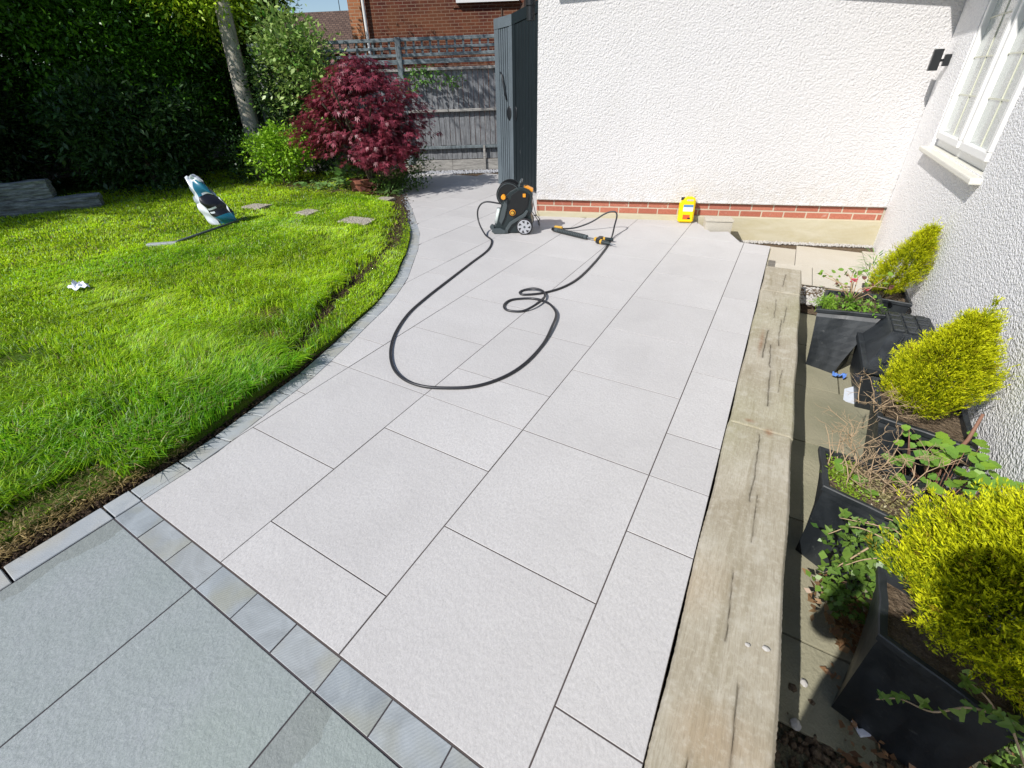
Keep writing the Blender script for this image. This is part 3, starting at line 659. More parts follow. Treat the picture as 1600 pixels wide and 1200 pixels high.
for k, (ya, yb) in enumerate([(-1.2, 2.038), (2.040, 3.863), (3.866, 4.46)]):
    n = int((yb-ya)/.005); m = 110; x0, x1 = .034, .302
    ty = np.linspace(ya, yb, n+1); tx = np.linspace(0, 1, m+1); T_, Y = np.meshgrid(tx, ty); X = x0+(x1-x0)*T_
    ed = np.minimum(T_, 1-T_)*(x1-x0); P3 = np.stack([X*14, Y*1.3, 0*X], -1).reshape(-1, 3)
    gr_ = vnoise(P3, 4, 50+k).reshape(X.shape); fine_ = vnoise(P3*np.array([1, .8, 1]), 17, 60+k).reshape(X.shape); bl = vnoise(np.stack([X, Y, 0*X], -1).reshape(-1, 3), 13, 70+k).reshape(X.shape)
    Z = .004+.0010*gr_+.0006*fine_+.0018*bl-.010*np.exp(-(ed/.006)**2)
    yy_ = np.minimum(Y-ya, yb-Y); Z -= .004*np.exp(-(yy_/.004)**2)
    dark = np.zeros(X.shape)
    for c_, w_c in zip(CR, CW):
        y0c, y1c = c_[0][1], c_[-1][1]
        if y1c < ya or y0c > yb: continue
        d = seg_dist(X, Y, c_); g_ = np.exp(-(d/w_c)**2); Z -= .010*g_; dark = np.maximum(dark, g_)
        dark = np.maximum(dark, .28*np.exp(-(d/(w_c*6))**2))
    XO = X + .003*np.sin(Y*9+k)*np.clip(1-ed/.02, 0, 1)+rng.normal(0, .0006, X.shape)*(ed < .004)
    V = np.stack([XO, Y-ya, Z], -1).reshape(-1, 3); idx = np.arange((n+1)*(m+1)).reshape(n+1, m+1)
    Q = np.stack([idx[:-1, :-1], idx[:-1, 1:], idx[1:, 1:], idx[1:, :-1]], -1).reshape(-1, 4)
    loop_ = np.concatenate([idx[0, :], idx[1:, -1], idx[-1, -2::-1], idx[-2:0:-1, 0]]); lo = V[loop_].copy(); lo[:, 2] = -.45; o0 = len(V); V = np.vstack([V, lo]); nl = len(loop_)
    sd = np.array([[loop_[i], o0+i, o0+(i+1) % nl, loop_[(i+1) % nl]] for i in range(nl)]); Q = np.vstack([Q, sd])
    # wood colour: grain, weathered green-grey and orange patches, dark dirt in the checks
    A = np.array([.34, .30, .225]); B = np.array([.43, .395, .315]); Cc = np.array([.26, .225, .15]); G2 = np.array([.33, .32, .19]); O2 = np.array([.46, .29, .15])
    t = np.clip(.5+.6*bl, 0, 1)[..., None]; c_ = A*(1-t)+B*t
    t = np.clip(.55*gr_+.35*fine_-.1, 0, 1)[..., None]; c_ = c_*(1-t)+Cc*t
    pz = np.stack([X*2, Y, 0*X], -1).reshape(-1, 3); t = (np.clip(vnoise(pz, 3.1, 80).reshape(X.shape)*.9-.15, 0, .6)*(.5+.9*np.exp(-ed/.05)))[..., None]; c_ = c_*(1-t)+G2*t
    t = (np.clip(vnoise(pz, 5.3, 81).reshape(X.shape)-.45, 0, .45)*np.clip(1.5-Y, 0, 1))[..., None]; c_ = c_*(1-t)+O2*t
    t = (.75*np.exp(-((X-.12)/.02)**2-((Y-2.08)/.012)**2)+.8*np.exp(-((X-.205)/.016)**2-((Y-2.03)/.025)**2)+.6*np.exp(-((X-.105)/.012)**2-((Y-2.95)/.16)**2))[..., None]; c_ = c_*(1-t)+np.array([.22, .09, .03])*t
    c_ = c_*(1-.80*dark[..., None]); cv = np.vstack([c_.reshape(-1, 3), np.tile([[.16, .12, .07]], (nl, 1))])
    o = np_mesh('timber_sleeper', V, Q, M['sleeper'], None, cv); o.location = (0, ya, 0)
    tag(o, slb[k], 'sleeper', 'timber sleepers edging the patio')
# chips on the sleeper
for (x, y, s_, lb) in [(.262, .98, .008, 'small pale stone chip on the timber sleeper near its right edge'), (.215, .965, .006, 'smaller pale stone chip on the middle of the timber sleeper')]:
    bm = bmesh.new(); bmesh.ops.create_icosphere(bm, subdivisions=2, radius=s_)
    for v in bm.verts: v.co = Vector((v.co.x*1.3, v.co.y, v.co.z*.5))*random.uniform(.85, 1.1)
    o = bm_obj('stone_chip', bm, M['pebble']); o.location = (x, y, .01); tag(o, lb, 'stone chip')

# ------------------------------------------------------------------ lower bed on the right
bedz = -.30
def bz(x, y): return bedz
bed = mesh_obj('bed_floor', [(.2, -1.5, -.34), (1.2, -1.5, -.34), (1.2, 4.5, -.312), (.2, 4.5, -.312)], [(0, 1, 2, 3)], M['low_ground']); tag(bed, kind='structure')
for (x0, x1, y0, y1) in [(.25, .72, 1.28, 1.86), (.72, 1.0, 1.28, 1.86), (.25, .85, 1.86, 2.46), (.25, .85, 2.46, 3.06), (.85, 1.0, 2.0, 3.06), (.25, .6, 3.06, 3.66), (.6, 1.0, 3.06, 3.66), (.25, .85, 3.66, 4.26), (.25, .62, .98, 1.28)]:
    slab(x0, x1, y0, y1, bed, M['low_slab'], .004, -.298, 'paving_slab', False)
path = mesh_obj('lower_path', [(.03, 4.47, -.222), (1.0, 4.47, -.222), (1.0, 6.31, -.222), (-.75, 5.8, -.222), (-.75, 5.0, -.222), (.03, 5.0, -.222)], [(0, 1, 2, 3, 4, 5)], M['dry_soil']); tag(path, kind='structure')
for (x0, x1, y0, y1) in [(.035, .30, 4.47, 4.72), (.035, .43, 4.72, 5.22), (.43, 1.0, 4.72, 5.22), (-.3, .28, 5.22, 5.78), (.28, .88, 5.22, 5.93), (.88, 1.0, 5.22, 6.0)]:
    slab(x0, x1, y0, y1, path, M['path_slab'], .0025, -.2, 'paving_slab', False)
# patio riser at the far end
bm = bmesh.new(); box(bm, (.034, 4.77, -.122), (.012, .61, .2)); rs = bm_obj('patio_riser', bm, M['concrete']); tag(rs, kind='structure')
# white gravel
def gravel(n, fx, z, r, label, mats=('pebble',)):
    pts = np.array([fx() for _ in range(n)]); pts = np.c_[pts, np.full(n, z)+rng.uniform(0, r*.6, n)]
    o = soil_lumps('gravel', pts, r, '', M[mats[0]]); tag(o, label, 'gravel'); return o
gravel(1500, lambda: (random.uniform(.30, 1.0), random.uniform(4.30, 4.72)), -.292+.06, .012, 'white gravel strip at the end of the timber sleeper')
gravel(900, lambda: (lambda x: (x, wall_y(x)-random.uniform(.01, .10)))(random.uniform(-.4, 1.0)), -.212, .011, 'white gravel strip at the foot of the house wall')
gravel(2600, lambda: (lambda x: (x, fence_y(x)-random.uniform(.04, .44)))(random.uniform(-6.9, -3.6)), -.012, .016, 'grey and white gravel strip below the wooden fence', ('pebble_grey',))
mesh_o = mesh_obj('gravel_bed', [(.30, 4.28, -.30), (1.0, 4.28, -.30), (1.0, 4.72, -.235), (.30, 4.72, -.235)], [(0, 1, 2, 3)], M['dry_soil']); tag(mesh_o, kind='structure')
mesh_o = mesh_obj('fence_gravel_bed', [(-7.2, fence_y(-7.2)-.5, -.03), (-3.2, fence_y(-3.2)-.46, -.03), (-3.2, fence_y(-3.2)+.05, -.03), (-7.2, fence_y(-7.2)+.05, -.03)], [(0, 1, 2, 3)], M['dry_soil']); tag(mesh_o, kind='structure')
# crumbled soil near the camera
n = 2600; x = rng.uniform(.31, 1.0, n); y = rng.uniform(.3, 1.25, n); k = (rng.uniform(size=n) < np.clip((1.22-y)*3, 0, 1)); pts = np.stack([x[k], y[k], np.full(k.sum(), -.333)+rng.uniform(0, .03, k.sum())], 1)
soil_lumps('soil_clods', pts, .013, '', M['dry_soil'])

# ------------------------------------------------------------------ rendered house
house = empty('rendered_house', (1.0, 6.3, -.3)); tag(house, 'white rough rendered house with brick plinth wrapping the right side of the patio', 'house')
HO = Vector((1.0, 6.3, -.3))
def hpart(name, bm, m, parent=house, **k):
    bmesh.ops.translate(bm, verts=bm.verts, vec=-HO); return bm_obj(name, bm, m, parent, **k)
WM = Matrix.Translation(W0) @ Matrix.Rotation(WA, 4, 'Z')          # wall frame: x along wall, y into wall, z up
WLn = 3.785
bm = bmesh.new(); box(bm, (WLn/2, .15, 1.36), (WLn, .30, 2.28), WM); hpart('wall', bm, M['render_a'])
# lip at foot of the render
bm = bmesh.new(); box(bm, (WLn/2, -.005, .214), (WLn, .022, .012), WM); hpart('render_bead', bm, M['render_a'])
bm = bmesh.new(); box(bm, (WLn/2, .1535, .06), (WLn, .27, .318), WM); hpart('mortar', bm, M['mortar'])
bm = bmesh.new(); box(bm, (WLn/2+.003, .13, -.17), (WLn-.006, .30, .46), WM); hpart('plinth', bm, M['concrete'], bevel=.004, seg=1)
bd = None
for c in range(3):
    x = .0 if c % 2 else -.11
    zc = .092+c*.0725
    while x < WLn:
        xa, xb = max(x, 0), min(x+.215, WLn-.02)
        if xb-xa > .04:
            bm = bmesh.new(); box(bm, (0, 0, 0), (xb-xa-.002, .05, .0595)); bmesh.ops.bevel(bm, geom=list(bm.edges), offset=.0025, segments=1, affect='EDGES')
            o = bm_obj('brick', bm, M['brick'], house)
            o.matrix_local = Matrix.Translation(-HO) @ WM @ Matrix.Translation(((xa+xb)/2, .041+random.uniform(-.0015, .0015), zc))
        x += .2255
# end of building beyond the gate side
bm = bmesh.new(); box(bm, (.15, 2.2, 1.1), (.3, 3.8, 2.8), WM); hpart('wall', bm, M['render_a'])
# right wall with window opening: x = 1.0 plane
wy0, wy1, wz0, wz1 = 3.90, 5.48, .90, 2.12
pieces = [((1.15, 5.89, 1.0), (.30, .815, 2.99)), ((1.15, 1.2, 1.0), (.30, 5.4, 2.99)), ((1.15, (wy0+wy1)/2, .20), (.30, wy1-wy0, 1.39)), ((1.15, (wy0+wy1)/2, 2.31), (.30, wy1-wy0, .37))]
bm = bmesh.new()
for c, s_ in pieces: box(bm, c, s_)
hpart('wall', bm, M['render_b'])
# window
win = bpy.data.objects.new('window', None); link(win, house); fx = 1.055
def wpart(name, bm, m, **k): return hpart(name, bm, m, win, **k)
bm = bmesh.new(); ym = 4.64; fw = .055
for (ya, yb, za, zb) in [(wy0, wy1, wz0, wz0+.06), (wy0, wy1, wz1-.06, wz1), (wy0, wy0+fw, wz0+.06, wz1-.06), (wy1-fw, wy1, wz0+.06, wz1-.06), (ym-.03, ym+.03, wz0+.06, wz1-.06)]:
    box(bm, (fx+.02, (ya+yb)/2, (za+zb)/2), (.08, yb-ya-.001, zb-za-.001))
wpart('window_frame', bm, M['upvc'], bevel=.006, seg=2)
for (ya, yb) in [(wy0+.06, ym-.035), (ym+.035, wy1-.06)]:
    za, zb = wz0+.065, wz1-.065; t = .05; bm = bmesh.new()
    for (a, b, c, d) in [(ya, yb, za, za+t), (ya, yb, zb-t, zb), (ya, ya+t, za+t, zb-t), (yb-t, yb, za+t, zb-t)]:
        box(bm, (fx-.034, (a+b)/2, (c+d)/2), (.05, b-a-.001, d-c-.001))
    wpart('sash', bm, M['upvc'], bevel=.006, seg=2)
    bm = bmesh.new(); box(bm, (fx-.02, (ya+yb)/2, (za+zb)/2), (.008, yb-ya-2*t+.01, zb-za-2*t+.01)); wpart('pane', bm, M['glass'])
    bm = bmesh.new()
    yc = (ya+yb)/2; box(bm, (fx-.0265, yc, (za+zb)/2), (.005, .009, zb-za-2*t))
    for q in (.27, .52, .77): box(bm, (fx-.0265, yc, za+t+(zb-za-2*t)*q), (.0048, yb-ya-2*t, .009))
    wpart('glazing_bar', bm, M['lead'])
bm = bmesh.new(); box(bm, (1.02, (wy0+wy1)/2+.02, .868), (.15, wy1-wy0+.14, .036)); hpart('window_sill', bm, M['cream'], bevel=.008, seg=2)
bm = bmesh.new(); box(bm, (1.028, (wy0+wy1)/2, .893), (.05, wy1-wy0-.02, .014)); hpart('sill_board', bm, M['cream'], bevel=.005)
# eaves over both walls (above the frame) that cast the band of shade
bm = bmesh.new(); prism(bm, [(-.05, .04), (-.05, -.06), (3.45, -.44), (3.45, .04)], 2.475, 2.525, WM); hpart('soffit', bm, M['soffit'])
bm = bmesh.new(); prism(bm, [(-.05, -.063), (-.05, -.09), (3.46, -.472), (3.46, -.443)], 2.47, 2.66, WM); hpart('fascia', bm, M['soffit'])
bm = bmesh.new(); box(bm, (.86, 2.35, 2.52), (.30, 7.2, .05)); hpart('soffit', bm, M['soffit'])
bm = bmesh.new(); box(bm, (.695, 2.35, 2.58), (.03, 7.2, .16)); hpart('fascia', bm, M['soffit'])
rb = bmesh.new(); v = [W0+WN*-.45+Vector((-.1, 0, 2.66)), Vector((.62, 5.8, 2.66)), Vector((.62, -1.0, 2.66)), Vector((3.5, -1.0, 4.2)), Vector((3.5, 9.5, 4.2)), Vector((-3.2, 9.5, 4.0))]
rb.faces.new([rb.verts.new(q) for q in v]); hpart('roof', rb, M['tile'])
bm = bmesh.new(); cyl(bm, (-2.70, 5.22, 2.05), (-2.70, 5.22, 2.6), .045, seg=14); cyl(bm, (-2.70, 5.22, 2.18), (-2.70, 5.22, 2.26), .055, seg=14); hpart('downpipe', bm, M['black'], smooth=False)
# wall lamp
lamp = empty('wall_lamp', (1.0, 6.03, 1.53)); tag(lamp, 'black box wall lamp on a short bracket beside the leaded window', 'wall lamp')
bm = bmesh.new(); box(bm, (-.022, 0, 0), (.044, .055, .09)); bm_obj('bracket', bm, M['black'], lamp, bevel=.004)
bm = bmesh.new(); box(bm, (-.056, 0, 0), (.03, .02, .02)); bm_obj('arm', bm, M['black'], lamp)
bm = bmesh.new(); box(bm, (-.098, 0, .005), (.065, .065, .165)); bm_obj('lamp_body', bm, M['black'], lamp, bevel=.005)
# grey concrete step against the wall with a hollow end
stp = empty('concrete_step', (-.53, 5.55, -.2)); tag(stp, 'small grey concrete step block against the wall plinth beside the yellow can', 'step')
SM = Matrix.Translation((0, 0, 0)) @ Matrix.Rotation(WA, 4, 'Z')
bm = bmesh.new(); box(bm, (.0, 0, .145), (.27, .17, .29), SM); bm_obj('block', bm, M['path_slab'], stp, bevel=.004)
bm = bmesh.new(); box(bm, (.0, -.001, .301), (.285, .185, .02), SM); bm_obj('slab_top', bm, M['path_slab'], stp, bevel=.003)
bm = bmesh.new(); box(bm, (.137, 0, .16), (.004, .12, .20), SM); bm_obj('hollow', bm, M['soil'], stp)

# ------------------------------------------------------------------ gate
gate = empty('garden_gate', (-4.155, 6.90, 0)); tag(gate, 'tall dark grey boarded double garden gate with curved top at the corner of the house', 'gate')
G0 = Vector((-4.155, 6.90, 0))
def leaf_gate(p, q, ztop, m, knob_t, nb):
    p, q = Vector(p), Vector(q); d = (q-p); Ln = d.length; d.normalize(); T = Matrix.Translation(p-G0) @ Matrix.Rotation(math.atan2(d.y, d.x), 4, 'Z')
    fr = bmesh.new(); t = .09
    prism(fr, [(0, 0), (t, 0), (t, ztop(t/Ln)), (0, ztop(0))], -.022, .022, T @ Matrix.Rotation(R(90), 4, 'X'))
    prism(fr, [(Ln-t*.6, 0), (Ln, 0), (Ln, ztop(1)), (Ln-t*.6, ztop(1-t/Ln))], -.022, .022, T @ Matrix.Rotation(R(90), 4, 'X'))
    N = 12
    up = [(Ln*i/N, ztop(i/N)) for i in range(N+1)]; lo = [(x, z-.13) for x, z in up]
    prism(fr, lo+up[::-1], -.024, .026, T @ Matrix.Rotation(R(90), 4, 'X'))
    bm_obj('gate_frame', fr, m, gate)
    bw = (Ln-t*1.6)/nb
    for i in range(nb):
        xa = t+i*bw; xb = xa+bw-.011
        bm = bmesh.new(); prism(bm, [(xa, .03), (xb, .03), (xb, ztop(xb/Ln)-.11), (xa, ztop(xa/Ln)-.11)], -.012, .014, T @ Matrix.Rotation(R(90), 4, 'X'))
        bm_obj('board', bm, m, gate, bevel=.003, seg=1)
    bm = bmesh.new(); c = T @ Vector((Ln*knob_t, -.02, 1.07)); r = bmesh.ops.create_uvsphere(bm, u_segments=14, v_segments=8, radius=1)
    bmesh.ops.transform(bm, matrix=Matrix.Translation(c) @ Matrix.Rotation(math.atan2(d.y, d.x), 4, 'Z') @ Matrix.Diagonal((.055, .012, .10, 1)), verts=r['verts'])
    bm_obj('handle', bm, M['black_metal'], gate, smooth=True)
    return T
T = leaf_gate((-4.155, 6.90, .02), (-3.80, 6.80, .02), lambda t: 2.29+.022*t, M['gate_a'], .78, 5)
o = tubes_obj('latch_bar', [([T @ Vector((.12, -.03, 1.62)), T @ Vector((.17, -.045, 1.58)), T @ Vector((.22, -.045, 1.36)), T @ Vector((.24, -.03, 1.25))], .011)], M['black_metal'], gate, 8)
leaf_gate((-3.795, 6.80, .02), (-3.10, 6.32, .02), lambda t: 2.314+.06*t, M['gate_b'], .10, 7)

# ------------------------------------------------------------------ fence with trellis
FD = Vector((math.cos(R(29.31)), math.sin(R(29.31)), 0)); F0 = Vector((-6.624, 7.452, 0))
fence = empty('wooden_fence', F0[:], R(29.31)); tag(fence, 'weathered grey boarded fence with trellis top behind the red maple and gate', 'fence')
bm0 = bmesh.new(); box(bm0, (0, 0, .0), (.092, .016, 1.30)); bmesh.ops.bevel(bm0, geom=list(bm0.edges), offset=.003, segments=1, affect='EDGES'); bmesh.ops.recalc_face_normals(bm0, faces=bm0.faces)
me_b = bpy.data.meshes.new('board'); bm0.to_mesh(me_b); bm0.free(); me_b.materials.append(M['fence'])
bm0 = bmesh.new(); box(bm0, (0, 0, .0), (.092, .016, .20)); bmesh.ops.recalc_face_normals(bm0, faces=bm0.faces)
me_s = bpy.data.meshes.new('board'); bm0.to_mesh(me_s); bm0.free(); me_s.materials.append(M['fence'])
def put(me, name, loc, parent, rot=(0, 0, 0)):
    o = bpy.data.objects.new(name, me); link(o, parent); o.location = loc; o.rotation_euler = rot; return o
x = -2.7; i = 0
while x < 3.6:
    put(me_b, 'board', (x, .02+.007*(i % 2), 1.11+random.uniform(-.006, .006)), fence, (0, random.uniform(-.006, .006), 0))
    put(me_s, 'board', (x+.01, .02+.005*(i % 2), .31), fence, (0, random.uniform(-.01, .01), 0)); x += .0985; i += 1
def rail(z, hgt, dep, y, m, x0=-2.7, x1=3.5, name='rail', sg=1.8):
    x = x0
    while x < x1:
        xb = min(x+sg, x1); bm = bmesh.new(); box(bm, ((x+xb)/2, y, z), (xb-x-.004, dep, hgt)); bm_obj(name, bm, m, fence, bevel=.004, seg=1); x = xb
rail(1.775, .05, .07, -.005, M['rail']); rail(1.085, .045, .06, -.022, M['rail']); rail(.435, .05, .06, -.02, M['post']); rail(.10, .20, .03, -.01, M['rail'], name='gravel_board')
rail(1.90, .075, .05, -.01, M['trellis']); rail(2.005, .05, .035, 0, M['trellis'], name='trellis_rail'); rail(2.115, .045, .022, -.004, M['trellis'], name='trellis_rail'); rail(2.245, .055, .04, 0, M['trellis'], name='trellis_rail')
x = -2.65
while x < 3.5:
    bm = bmesh.new(); box(bm, (x, .018, 2.12), (.036, .016, .26)); bm_obj('trellis_slat', bm, M['trellis'], fence); x += .15
for x in (-1.72, .07, 1.9, 3.6):
    bm = bmesh.new(); box(bm, (x, -.02, 1.13), (.095, .095, 2.30)); bm_obj('post', bm, M['post'], fence, bevel=.005, seg=1)
bm = bmesh.new(); box(bm, (1.55, -.05, .23), (.04, .03, .46)); bm_obj('stake', bm, M['rail'], fence)
# side fence far left, in shade behind the shrubs
sf = empty('side_fence', (-13.2, -2, 0)); tag(sf, 'dark shaded boarded fence far behind the hedge trees on the left', 'fence')
for i in range(110):
    bm = bmesh.new() if i == 0 else None
    if i == 0:
        box(bm, (0, 0, .95), (.02, .095, 1.9)); ob = bm_obj('board', bm, M['fence'], sf); mes = ob.data; ob.location = (0, 0, 0)
    else: put(mes, 'board', (random.uniform(-.005, .005), i*.1, 0), sf)
# sawn log at the fence foot
bm = bmesh.new(); cyl(bm, (0, 0, 0), (.16, .22, .02), .075, .07, 14); o = bm_obj('log', bm, M['bark'], bevel=.004, seg=1); o.location = (-6.45, 7.22, .07); tag(o, 'short sawn pale log lying at the foot of the fence post', 'log')

# ------------------------------------------------------------------ houses beyond
HM = Matrix.Rotation(R(30.8), 4, 'Z')
bh = empty('brick_house', (-11.1, 10.85, 0), R(30.8)); tag(bh, 'brown red brick house beyond the fence with white framed window', 'house')
bm = bmesh.new(); box(bm, (4.2, 2.5, 2.6), (8.4, 5.0, 5.2)); bm_obj('wall', bm, M['far_brick'], bh)
bm = bmesh.new(); box(bm, (.17, -.02, 2.6), (.34, .06, 5.2)); bm_obj('pier', bm, M['far_brick2'], bh)
bm = bmesh.new(); box(bm, (4.1, -.01, 2.6), (.03, .03, 5.2)); bm_obj('expansion_joint', bm, M['tile'], bh)
bm = bmesh.new(); cyl(bm, (.42, -.08, 0), (.42, -.08, 5.2), .04, seg=10); bm_obj('downpipe', bm, M['upvc'], bh)
w_ = bpy.data.objects.new('window', None); link(w_, bh)
def winrect(x0, x1, z0, z1, splits, y=-.01):
    bm = bmesh.new(); t = .07
    box(bm, ((x0+x1)/2, y, z0+t/2), (x1-x0, .09, t)); box(bm, ((x0+x1)/2, y, z1-t/2), (x1-x0, .09, t))
    for k in range(splits+1):
        x = x0+t/2+(x1-x0-t)*k/splits; box(bm, (x, y-.002, (z0+z1)/2), (t, .088, z1-z0-2*t+.002))
    bm_obj('window_frame', bm, M['upvc'], w_)
    bm = bmesh.new(); box(bm, ((x0+x1)/2, y+.01, (z0+z1)/2), (x1-x0-.05, .05, z1-z0-.05)); bm_obj('pane', bm, M['glass_dark'], w_)
    bm = bmesh.new(); box(bm, ((x0+x1)/2, y-.03, z0-.04), (x1-x0+.1, .16, .07)); bm_obj('window_sill', bm, M['upvc'], w_)
winrect(2.95, 4.52, 3.50, 4.7, 3)
bm = bmesh.new(); box(bm, (3.7, -.012, 3.38), (1.8, .03, .10)); bm_obj('lintel', bm, M['far_brick'], bh)
# window in the side wall, seen edge-on
bm = bmesh.new(); box(bm, (-.02, 1.0, 4.0), (.08, 1.4, 1.9)); bm_obj('side_window', bm, M['upvc'], bh)
for k in range(3):
    bm = bmesh.new(); box(bm, (-.065, .5+k*.48, 4.0), (.02, .36, 1.7)); bm_obj('pane', bm, M['glass_dark'], bh)
rb = bmesh.new(); rb.faces.new([rb.verts.new(v) for v in [(-.4, -.45, 5.1), (8.8, -.45, 5.1), (8.8, 2.5, 7.2), (-.4, 2.5, 7.2)]]); rb.faces.new([rb.verts.new(v) for v in [(-.4, 2.5, 7.2), (8.8, 2.5, 7.2), (8.8, 5.4, 5.1), (-.4, 5.4, 5.1)]]); bm_obj('roof', rb, M['tile'], bh)
# orange brick gable just right of the main house
gb = empty('brick_outbuilding', (-6.15, 11.0, 0), R(30.8)); tag(gb, 'orange brick gable with sloping barge board seen above the gate', 'outbuilding')
bm = bmesh.new(); prism(bm, [(.0, 0), (4.0, 0), (4.0, 5.2), (1.5, 5.2), (.0, 2.55)], -.1, .1, Matrix.Rotation(R(90), 4, 'X')); bm_obj('wall', bm, M['far_brick2'], gb)
bm = bmesh.new(); prism(bm, [(-.08, 2.50), (1.44, 5.2), (1.58, 5.2), (.04, 2.46)], .09, .16, Matrix.Rotation(R(90), 4, 'X')); bm_obj('barge_board', bm, M['tile'], gb)
# distant roof, left
dr = empty('tiled_roof_house', (-17.5, 13.2, 0), R(28)); tag(dr, 'distant house with brown tiled roof below the blue sky', 'house')
bm = bmesh.new(); box(bm, (1, 3, 1.4), (8, 5, 2.8)); bm_obj('wall', bm, M['far_brick'], dr)
rb = bmesh.new(); rb.faces.new([rb.verts.new(v) for v in [(-3.4, .3, 2.75), (5.4, .3, 2.75), (5.2, 3, 4.42), (-3.2, 3, 4.42)]]); rb.faces.new([rb.verts.new(v) for v in [(-3.2, 3, 4.42), (5.2, 3, 4.42), (5.4, 5.7, 2.75), (-3.4, 5.7, 2.75)]]); bm_obj('roof', rb, M['tile'], dr)
o = tubes_obj('aerial', [([(1.6, 3, 4.4), (1.6, 3, 5.0)], .015), ([(1.3, 3, 4.95), (1.9, 3, 4.95)], .01), ([(1.4, 2.9, 4.9), (1.4, 3.1, 4.98)], .008), ([(1.75, 2.9, 4.9), (1.75, 3.1, 4.98)], .008)], M['black'], dr, 5)

# ------------------------------------------------------------------ trees and shrubs
def tree(name, base, crowns, label, cat, leaf=.07, n_clump=420, per=34, colr=(.05, .11, .02), alt=(.09, .16, .03), trunk_r=.12, lean=(0, 0), group=None, **k):
    t = empty(name, base); tag(t, label, cat, group)
    top = max(c[2]+r[2]*.5 for c, r in crowns)
    pts = catmull([(0, 0, -.05), (lean[0]*.4, lean[1]*.4, top*.4), (lean[0], lean[1], top)], 6)
    rr = [trunk_r*(1-.65*i/(len(pts)-1)) for i in range(len(pts))]; lst = [(pts, rr)]
    for i in range(7):
        a = random.uniform(0, 6.28); z = top*random.uniform(.25, .8); c, r = random.choice(crowns); e = Vector((c[0]+math.cos(a)*r[0]*.7, c[1]+math.sin(a)*r[1]*.7, c[2]+random.uniform(-.2, .5)*r[2])); b = Vector((lean[0]*z/top, lean[1]*z/top, z))
        lst.append(([b, b.lerp(e, .5)+Vector((0, 0, .1)), e], [trunk_r*.35, trunk_r*.22, trunk_r*.08]))
    tubes_obj('trunk', lst, M['bark_dark'], t, 8)
    crown('crown', [c for c, r in crowns], [r for c, r in crowns], n_clump, per, leaf, M['leaf'], colr, alt, t, **k); return t
G_ = 'tall trees along the left boundary'
tree('evergreen_tree', (-11.2, 4.6, 0), [((0, 0, 2.3), (1.6, 1.7, 1.7)), ((.4, .9, 2.3), (1.2, 1.3, 1.0)), ((-.4, -.9, 3.6), (1.5, 1.4, 1.3)), ((.5, .2, 1.2), (1.3, 1.6, 1.1))], 'broad dark evergreen tree standing behind the laurel bush', 'tree', n_clump=2300, leaf=.085, clump_r=.2, colr=(.014, .055, .005), alt=(.10, .27, .012))
tree('evergreen_tree', (-11.9, 1.7, 0), [((0, .3, 2.0), (1.5, 1.6, 1.9)), ((0, .3, 3.8), (1.5, 1.6, 1.4)), ((.4, .2, .9), (1.3, 1.6, .9))], 'very dark evergreen tree at the far left above the stacked sleepers', 'tree', n_clump=1500, leaf=.09, clump_r=.2, colr=(.012, .03, .010), alt=(.04, .08, .02))
tree('evergreen_tree', (-10.6, 6.9, 0), [((0, 0, 1.5), (1.0, 1.0, 1.4)), ((-.3, .2, 3.0), (1.1, 1.0, 1.0))], 'dark evergreen tree standing right behind the leaning pale trunk', 'tree', n_clump=1200, leaf=.08, clump_r=.18, colr=(.016, .040, .010), alt=(.05, .11, .012))
for yy0, zz0 in ((1.0, 'leftmost, at the edge of the photo'), (4.2, 'the middle one of three'), (7.4, 'rightmost, behind the pale trunk')):
    tree('far_tree', (-15.2, yy0, 0), [((0, 0, 3.0), (1.2, 2.1, 2.6)), ((0, .6, 5.5), (1.2, 1.8, 1.8))], 'dark tree beyond the side fence, '+zz0, 'tree', leaf=.22, n_clump=900, per=18, colr=(.016, .04, .01), alt=(.03, .06, .012), group='dark trees beyond the side fence', clump_r=.3)
tree('leafy_tree', (-11.4, 7.0, 0), [((0, 0, 3.2), (1.6, 1.4, 1.3)), ((1.45, -1.0, 3.15), (.95, .9, .62)), ((.7, -1.6, 3.6), (.9, .8, .6)), ((-.6, .9, 4.0), (1.2, 1.2, 1.1))], 'sunlit yellow green leafy tree left of the leaning trunk', 'tree', n_clump=1300, leaf=.095, clump_r=.22, colr=(.18, .36, .010), alt=(.50, .66, .03))
tree('laurel_bush', (-9.75, 4.15, 0), [((0, 0, .75), (.95, 1.1, .8)), ((.1, .5, 1.0), (.75, .8, .75)), ((-.2, -.3, 1.15), (.7, .8, .7))], 'dark green laurel bush in shade behind the lawn and the white bag', 'shrub', leaf=.11, n_clump=620, per=16, colr=(.020, .055, .014), alt=(.045, .10, .025), trunk_r=.05, aspect=.38, clump_r=.12)
tree('tall_hedge_tree', (-12.0, -1.6, 0), [((0, 0, 3.2), (1.3, 1.9, 3.0)), ((0, 1.0, 4.6), (1.2, 1.3, 1.8))], 'tall evergreen hedge tree left of the lawn, outside the view', 'tree', leaf=.16, n_clump=1100, per=22, colr=(.04, .085, .02), group=G_)
tree('tall_hedge_tree', (-12.2, .9, 0), [((-.2, 0, 3.6), (1.3, 1.5, 2.4)), ((-.3, .6, 5.2), (1.2, 1.2, 1.5))], 'second tall evergreen hedge tree left of the lawn, outside the view', 'tree', leaf=.16, n_clump=1000, per=22, colr=(.04, .085, .02), group=G_)
tree('tall_hedge_tree', (-12.2, -4.4, 0), [((0, 0, 3.8), (1.5, 2.0, 3.6)), ((-.3, 0, 6.8), (1.4, 1.6, 2.4))], 'third tall evergreen hedge tree left of the lawn, outside the view', 'tree', leaf=.16, n_clump=1000, per=22, colr=(.04, .085, .02), group=G_)
